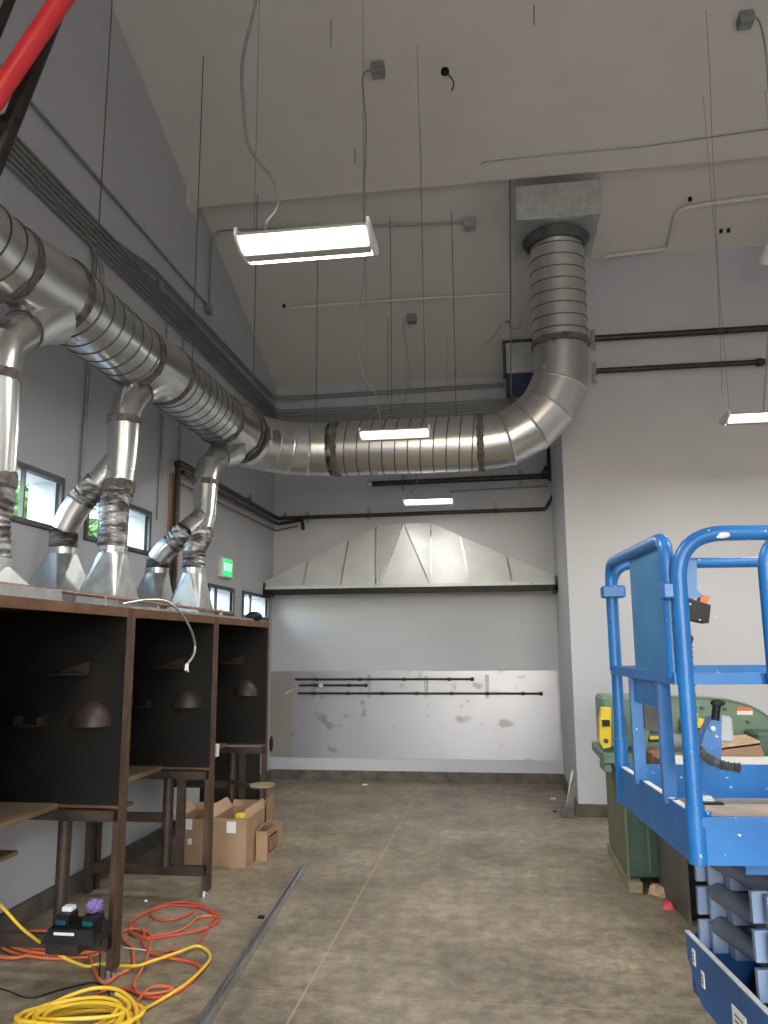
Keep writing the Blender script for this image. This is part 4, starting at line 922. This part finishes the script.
# control box with bracket hung on the far side of the corner
yk = 3.12; kk = lambda px, py, y=yk: at(px, py, 'Y', y)
MB().prism([kk(683,560),kk(697,560),kk(697,590),kk(703,596),kk(684,602)],(0,.008,0)).build('bracket_plate', M['blue'], lift)
c = kk(699,612); cb_ = MB().prism([kk(685,597),kk(711,605),kk(709,623),kk(685,618)],(0,.11,0)).build('control_box', M['black'], lift)
MB().prism([kk(700,602),kk(701,595),kk(710,596),kk(708,604)],(.0,.05,.0)).build('orange_switch_guard', M['orange'], cb_)
for dx, dz in ((-.03,.03),(-.0,-.03),(.055,-.02)): MB().ball(c+V((dx,-.002,dz)), .004, 6).build('knob', M['scuff'], cb_)
# hoses down beside the corner post
hp = [W(.105,.05,1.62),W(.105,.05,1.45),W(.11,.05,1.30),W(.115,.05,1.15)]
flexband(MB(), hp, .024, .003, 60).build('corrugated_hose', M['black'], lift, True)
tg = MB()
for k in range(7):
    q = [W(.12+random.uniform(-.03,.02), .035+random.uniform(0,.03), 1.86-.03*k-j*.05) + V((random.uniform(-.02,.02),0,0)) for j in range(5)]; tg.tube(smooth_pts(q,4), .006, 6)
tg.build('wire_tangle', M['black'], lift, True)
hp = [W(.55,.16,1.20),W(.50,.24,1.10),W(.48,.36,1.07),W(.47,.44,1.075)]
flexband(MB(), [at(696,745,'Y',3.5),at(706,757,'Y',3.5),at(722,765,'Y',3.5),at(740,768,'Y',3.5)], .017, .003, 40).build('corrugated_hose', M['dgrey'], lift, True)
# blue control stand with joystick near the far board
yc = 3.75; k = lambda px, py, y=yc: at(px, py, 'Y', y)
MB().prism([k(697,766),k(704,735),k(712,718),k(722,716),k(721,766)],(0,.10,0)).build('control_stand', M['blue'], lift)
m_ = MB(); m_.tube([k(715,720),k(717,704)], .018, 10); m_.ball(k(718,703), .024, 8, (1.4,1,.7)); m_.build('joystick', M['black'], lift, True)
MB().ball(k(713,729,3.74), .013, 8).build('button', M['scuff'], lift, True)
b0_ = k(720,743); b1_ = k(733,717); MB().bbox((b0_.x,3.76,b0_.z),(b1_.x,3.84,b1_.z),.01).build('grey_cover', mat('grey_plastic',(.42,.45,.47),None,rough=.5), lift)
# items on deck
m_ = MB(); c = at(712,808,'Z',zd+.002); m_.bbox(c+V((-.06,-.02,0)), c+V((.05,.03,.025)),.004)
tag(m_.build('floor_tool', M['black']), 'small black tool on the lift deck by its corner post', 'tool')
tag(MB().tube([at(716,803,'Z',zd+.012), at(790,806,'Z',zd+.012)], .008, 8).build('metal_rod', M['galv']), 'bright metal rod lying along the lift deck', 'rod')
m_ = MB(); c = at(706,800,'Z',zd+.03); m_.hexa([c+V((-.06,-.02,-.025)),c+V((.05,-.02,-.025)),c+V((.04,.04,-.025)),c+V((-.05,.04,-.025))],[c+V((-.05,.0,.01)),c+V((.02,-.01,.02)),c+V((.01,.04,.015)),c+V((-.05,.03,.02))])
tag(m_.build('crumpled_bag', M['scuff']), 'crumpled white plastic on the lift deck', 'bag')
# paint scuffs on rails
sf = MB(); s_ = MB().tube([W(.02,.22,zr),W(.02,.245,zr)], .0232, 14).build('paint_splash', M['scuff'], lift)
m_ = MB(); m_.ball(W(.0,.17,zr-.008), .02, 8, (1.7,.4,.7)); m_.build('paint_splash', M['scuff'], lift, True)
# lower hull under the deck
lbox(MB(), .16,ul-.12, .22,LEN, zd-.07,zd+.003).build('deck_frame', M['bluemid'], lift)
# scissor stacks: near and far; each tier = three flat arms + end bosses
u2 = V((-.12,.99,0)).normalized(); v2 = V((u2.y,-u2.x,0)); O2 = V((.835,2.93,0))
def W2(a, b, z): return O2 + u2*a + v2*b + V((0,0,z))
def arm(mb, a, b0, z0, z1, w, h=.115):
    P0, P1 = W2(a,b0,z0), W2(a,LEN,z1); return mb.bar(P0, P1, w, h)
for a_, b0_ in ((.06,.065),(.56,.05)):
    for t_ in range(3):
        z = .44+.128*t_; 
        arm(MB(), a_, b0_+.05, z, z+.0, .05).build('scissor_arm', M['arm'], lift)
        for da, db in ((.075,.0),(.13,-.03)):
            m_ = MB(); p0, p1 = W2(a_+da,b0_+db,z-.01), W2(a_+da,LEN,z+.0)
            m_.bar(p0, p1, .022, .105); m_.build('scissor_arm', M['arm'], lift, False)
        MB().tube([W2(a_-.03,b0_+.14,z), W2(a_+.16,b0_+.14,z)], .02, 10).build('pivot_pin', M['armd'], lift, True)
for t_ in range(3):
    z = .45+.128*t_; MB().tube([W2(.08,.20,z), W2(.62,.08,z+.03)], .038, 16).build('cross_tube', M['armd'], lift, True)
# base chassis
def bb(a, b, z): return O2 + u2*a + v2*b + V((0,0,z))
far, near = .80, -.35
mb = MB(); pr = [(near,.17),(near,.40),(far,.40),(far,.30),(far-.14,.17)]
mb.prism([bb(a_,0,z) for a_, z in pr], v2*.014); ch_ = mb.build('chassis_end_plate', M['bluemid'], lift)
MB().prism([bb(near,-.003,.40),bb(far,-.003,.40),bb(far,-.003,.406),bb(near,-.003,.406)], v2*.018).build('chassis_worn_edge', M['scuff'], lift)
mb = MB(); mb.prism([bb(far-.014,.014,.17),bb(far-.014,.014,.40),bb(far-.014,LEN,.40),bb(far-.014,LEN,.17)], u2*.014); mb.build('chassis_side', M['bluemid'], lift)
mb = MB(); mb.prism([bb(near,.014,.17),bb(near,.014,.40),bb(near,LEN,.40),bb(near,LEN,.17)], u2*.014); mb.build('chassis_side', M['bluemid'], lift)
mb = MB(); mb.prism([bb(near+.014,.014,.17),bb(far-.014,.014,.17),bb(far-.014,LEN,.17),bb(near+.014,LEN,.17)], (0,0,.02)); mb.build('chassis_floor', M['dgrey'], lift)
for a0,a1,z0,z1 in ((.70,.73,.30,.36),(.61,.64,.25,.31),(.22,.34,.22,.31)):
    lb = MB().prism([bb(a0,-.003,z0),bb(a1,-.003,z0),bb(a1,-.003,z1),bb(a0,-.003,z1)], v2*.004).build('warning_label', M['white'], lift)
    for i in range(3):
        zz_ = z0+(z1-z0)*(.25+.22*i); MB().prism([bb(a0+(a1-a0)*.2,-.004,zz_),bb(a1-(a1-a0)*.2,-.004,zz_),bb(a1-(a1-a0)*.2,-.004,zz_+.006),bb(a0+(a1-a0)*.2,-.004,zz_+.006)], v2*.002).build('label_line', M['dgrey'], lb)
for b_ in (.35, 1.75):
    for a_ in (near+.06, far-.12):
        MB().tube([bb(a_-.05,b_,.15), bb(a_+.05,b_,.15)], .15, 24).build('wheel', M['black'], lift, True)

# ================================================================ GREEN BANDSAW AND CABINETS BEHIND
YS = 6.0; g = lambda px, py, y=YS: at(px, py, 'Y', y)
saw = thing('bandsaw', (1.1,6.1,0), 'green horizontal bandsaw with yellow guard behind the blue lift', 'machine')
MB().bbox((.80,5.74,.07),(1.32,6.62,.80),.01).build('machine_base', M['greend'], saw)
MB().bbox((.785,5.70,.05),(.805,6.60,.70),.004).build('base_side', M['olive'], saw)
MB().bbox((.93,5.725,.10),(.945,5.742,.82),.003).build('door_edge', M['green'], saw)
MB().bbox((.78,5.63,.0),(.87,6.7,.07),.005).build('timber_skid', M['timber'], saw)
MB().bbox((1.2,5.63,.0),(1.29,6.7,.07),.005).build('timber_skid', M['timber'], saw)
# bed
a, b = g(602,752,5.8), g(655,764,5.8); MB().bbox((a.x,5.75,b.z),(1.9,6.45,a.z),.01).build('saw_bed', M['green'], saw)
a, b = g(603,763,5.8), g(612,772,5.8); MB().bbox((a.x,5.78,b.z),(b.x,6.0,a.z),.006).build('bed_bracket', M['green'], saw)
# left head housing
a, b = g(602,697,5.9), g(646,750,5.9); MB().bbox((a.x,5.95,b.z),(b.x,6.35,a.z),.02).build('blade_guide_head', M['green'], saw)
m_ = MB(); 
a, b = g(601,708,5.8), g(611,748,5.8); 
pts = [g(602,708,5.8),g(611,708,5.8),g(611,747,5.8),g(604,749,5.8),g(600,742,5.8),g(600,720,5.8)]
MB().prism(pts,(0,.10,0)).build('yellow_guard', M['yellow'], saw)
a, b = g(602,720,5.79), g(610,726.5,5.79); MB().box((a.x,5.785,b.z),(b.x,5.805,a.z)).build('guard_window', M['black'], saw)
a = g(606,741,5.79); MB().tube([a+V((0,-.01,0)),a+V((0,.02,0))], .016, 10).build('guard_knob', M['rust'], saw, True)
a, b = g(619,716,5.85), g(627,741,5.85); MB().bbox((a.x,5.85,b.z),(b.x,5.96,a.z),.006).build('motor_cover', M['dgrey'], saw)
# dark motor panel and middle column
pts = [g(638,699,5.8),g(646,697,5.8),g(650,730,5.8),g(646,752,5.8),g(640,752,5.8)]
MB().prism(pts,(0,.2,0)).build('saw_column', M['green'], saw)
pts = [g(644,701,5.75),g(660,704,5.75),g(660,733,5.75),g(645,729,5.75)]
MB().prism(pts,(0,.06,0)).build('motor_panel', M['dgrey'], saw)
# bow: rounded blade housing outline
bow = [g(655,698),g(680,697),g(705,698),g(725,699.5),g(745,704),g(760,711),g(775,722),g(788,738),g(792,760),g(786,766),g(768,744),g(750,741),g(730,742),g(712,740),g(690,735),g(655,733)]
MB().prism(bow,(0,.22,0)).build('bow_housing', M['green'], saw)
rim = MB().tube(fillet([q+V((0,-.004,0)) for q in bow[:9]],.03), .010, 6).build('bow_rim', M['green'], saw, True)
a, b = g(737,707,5.99), g(753,711,5.99); MB().box((a.x,5.992,b.z),(b.x,5.999,a.z)).build('warning_decal', M['orange'], saw)
a, b = g(737,711,5.99), g(753,715,5.99); MB().box((a.x,5.992,b.z),(b.x,5.999,a.z)).build('warning_decal', M['white'], saw)
for (px,py,s_) in ((748,733,.025),(725,709,.012),(702,708,.012),(748,722,.012)): a = g(px,py,5.99); MB().tube([a+V((0,-.02,0)),a+V((0,.01,0))], s_, 10).build('bow_knob', M['greend'], saw, True)
a, b = g(682,719,5.9), g(705,728,5.9); MB().bbox((a.x,5.88,b.z),(b.x,5.98,a.z),.006).build('yellow_cover', M['yellow'], saw)
a, b = g(682,728,5.9), g(702,733,5.9); MB().box((a.x,5.9,b.z),(b.x,5.98,a.z)).build('cover_base', M['black'], saw)
a, b = g(690,713,5.9), g(698,719,5.9); MB().bbox((a.x,5.9,b.z),(b.x,5.97,a.z),.005).build('white_switch', M['white'], saw)
a, b = g(690,737,5.9), g(699,744,5.9); MB().bbox((a.x,5.88,b.z),(b.x,5.97,a.z),.005).build('red_stop_box', M['red'], saw)
m_ = MB(); a, b = g(648,735,5.85), g(668,748,5.85); m_.tube([a, (b.x,5.85,a.z)], .05, 12); m_.build('vise_screw', M['greend'], saw, True)
a = g(655,737,5.82); MB().bbox(a-V((.04,.02,.015)), a+V((.04,.02,.015)),.005).build('yellow_tag', M['yellow'], saw)
# right hand green block
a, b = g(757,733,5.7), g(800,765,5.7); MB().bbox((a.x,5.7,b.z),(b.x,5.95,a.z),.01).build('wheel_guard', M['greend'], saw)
# cardboard on the bed and pale sheet
a, b = g(720,744,5.6), g(762,765,5.6); root = thing('flattened_carton', (a.x,5.6,.8), 'brown carton tilted on the saw bed behind the joystick', 'box')
MB().prism([g(722,748,5.6),g(760,743,5.6),g(766,760,5.6),g(735,765,5.6),g(718,766,5.6)],(0,.3,.0)).build('carton_body', M['card'], root)
MB().prism([g(720,745,5.6),g(760,741,5.6),g(760,745,5.6),g(722,750,5.6)],(0,.31,.01)).build('carton_flap', M['cardin'], root)
a = g(648,757,5.65); tag(MB().bbox((g(649,748,5.65).x,5.65,g(649,768,5.65).z),(g(662,748,5.65).x,5.8,g(649,750,5.65).z),.02).build('rusty_block', M['copper']), 'rusty brown block on the saw bed seen between the gate posts', 'block')
# white table top between
wt = thing('white_topped_cabinet', (1.5,5.5,0), 'dark cabinet with brown grey side panel and a pale top beyond the lift', 'cabinet')
MB().bbox((1.03,5.12,.03),(1.9,5.62,.84),.008).build('cabinet_body', M['black'], wt)
MB().hexa([(.985,5.70,.0),(1.0,5.70,.0),(1.045,5.08,.0),(1.03,5.08,.0)],[(.985,5.70,.86),(1.0,5.70,.86),(1.045,5.08,.86),(1.03,5.08,.86)]).build('side_panel', M['panel'], wt)
MB().bbox((1.05,5.10,.845),(1.95,5.62,.875),.004).build('pale_top', M['white'], wt)
MB().bbox((1.05,5.2,.0),(1.1,5.3,.03),.004).build('foot', M['dgrey'], wt)
a = at(655,893,'Z',0); m_ = MB()
for k_ in range(3):
    q = a+V((.03*k_,-.03*k_,.02)); m_.hexa([q+V((-.05,-.04,-.019)),q+V((.04,-.05,-.019)),q+V((.05,.04,-.019)),q+V((-.03,.05,-.019))],[q+V((-.03,-.01,.03)),q+V((.01,-.02,.045-.01*k_)),q+V((.03,.02,.02)),q+V((-.01,.03,.04))])
tag(m_.build('paper_scrap', M['paper']), 'crumpled brown paper on the floor by the dark cabinet', 'litter')
a = at(668,905,'Z',.02); m_ = MB(); m_.hexa([a+V((-.04,-.03,-.018)),a+V((.03,-.04,-.018)),a+V((.04,.03,-.018)),a+V((-.02,.03,-.018))],[a+V((-.02,-.01,.02)),a+V((.01,-.02,.03)),a+V((.02,.01,.02)),a+V((-.01,.02,.03))])
tag(m_.build('red_wrapper', M['red']), 'small red wrapper on the floor beside the brown paper', 'litter')

# ================================================================ LIGHT
sc = bpy.context.scene
w = bpy.data.worlds.new('World'); sc.world = w; w.use_nodes = True; nt = w.node_tree; bg = nt.nodes['Background']
sky = nt.nodes.new('ShaderNodeTexSky'); sky.sky_type = 'NISHITA'; sky.sun_disc = False; sky.sun_elevation = R(48); sky.sun_rotation = R(200); sky.air_density = 1.2; sky.dust_density = 2.5
nt.links.new(sky.outputs[0], bg.inputs['Color']); bg.inputs['Strength'].default_value = 1.6
def area(name, loc, rot, sx, sy, power, col):
    l = bpy.data.lights.new(name, 'AREA'); l.shape = 'RECTANGLE'; l.size = sx; l.size_y = sy; l.energy = power; l.color = col
    o = bpy.data.objects.new(name, l); COL.objects.link(o); o.location = loc; o.rotation_euler = rot; return o
area('added_door_fill', (1.3,NY+.05,2.1), (R(90),0,0), 5.6, 4.1, 85, (.93,.95,1.0))      # unseen lamp added as daylight through the assumed rear door
for x, y, _z in [tuple(q) for q in (l1,l2,l3,l4)] + [(l1.x,0,0),(2.1,0,0),(2.1,3.1,0),(5,3.1,0),(5,6.2,0)]:
    area('lamp_light', (x,y,(_z or fz)-.04), (0,0,0), .6, .28, 5 if y > 8 else 22, (1.0,.95,.89))

cam = bpy.data.cameras.new('Camera'); co = bpy.data.objects.new('Camera', cam); COL.objects.link(co); sc.camera = co
cam.sensor_fit = 'VERTICAL'; cam.sensor_height = 24; cam.lens = 24*FPX/1024; cam.clip_start = .05; cam.clip_end = 200
co.matrix_world = Matrix.Translation(EYE) @ Matrix((( RT.x, UP.x, -_f.x),(RT.y, UP.y, -_f.y),(RT.z, UP.z, -_f.z))).to_4x4()
vs = sc.view_settings; vs.view_transform = 'Standard'; vs.look = 'None'; vs.gamma = 1; vs.use_curve_mapping = False; vs.exposure = 0.5
sc.cycles.use_denoising = True; sc.cycles.max_bounces = 8; sc.cycles.diffuse_bounces = 4; sc.cycles.glossy_bounces = 4; sc.cycles.sample_clamp_indirect = 6
try: sc.cycles.denoiser = 'OPENIMAGEDENOISE'
except Exception: pass
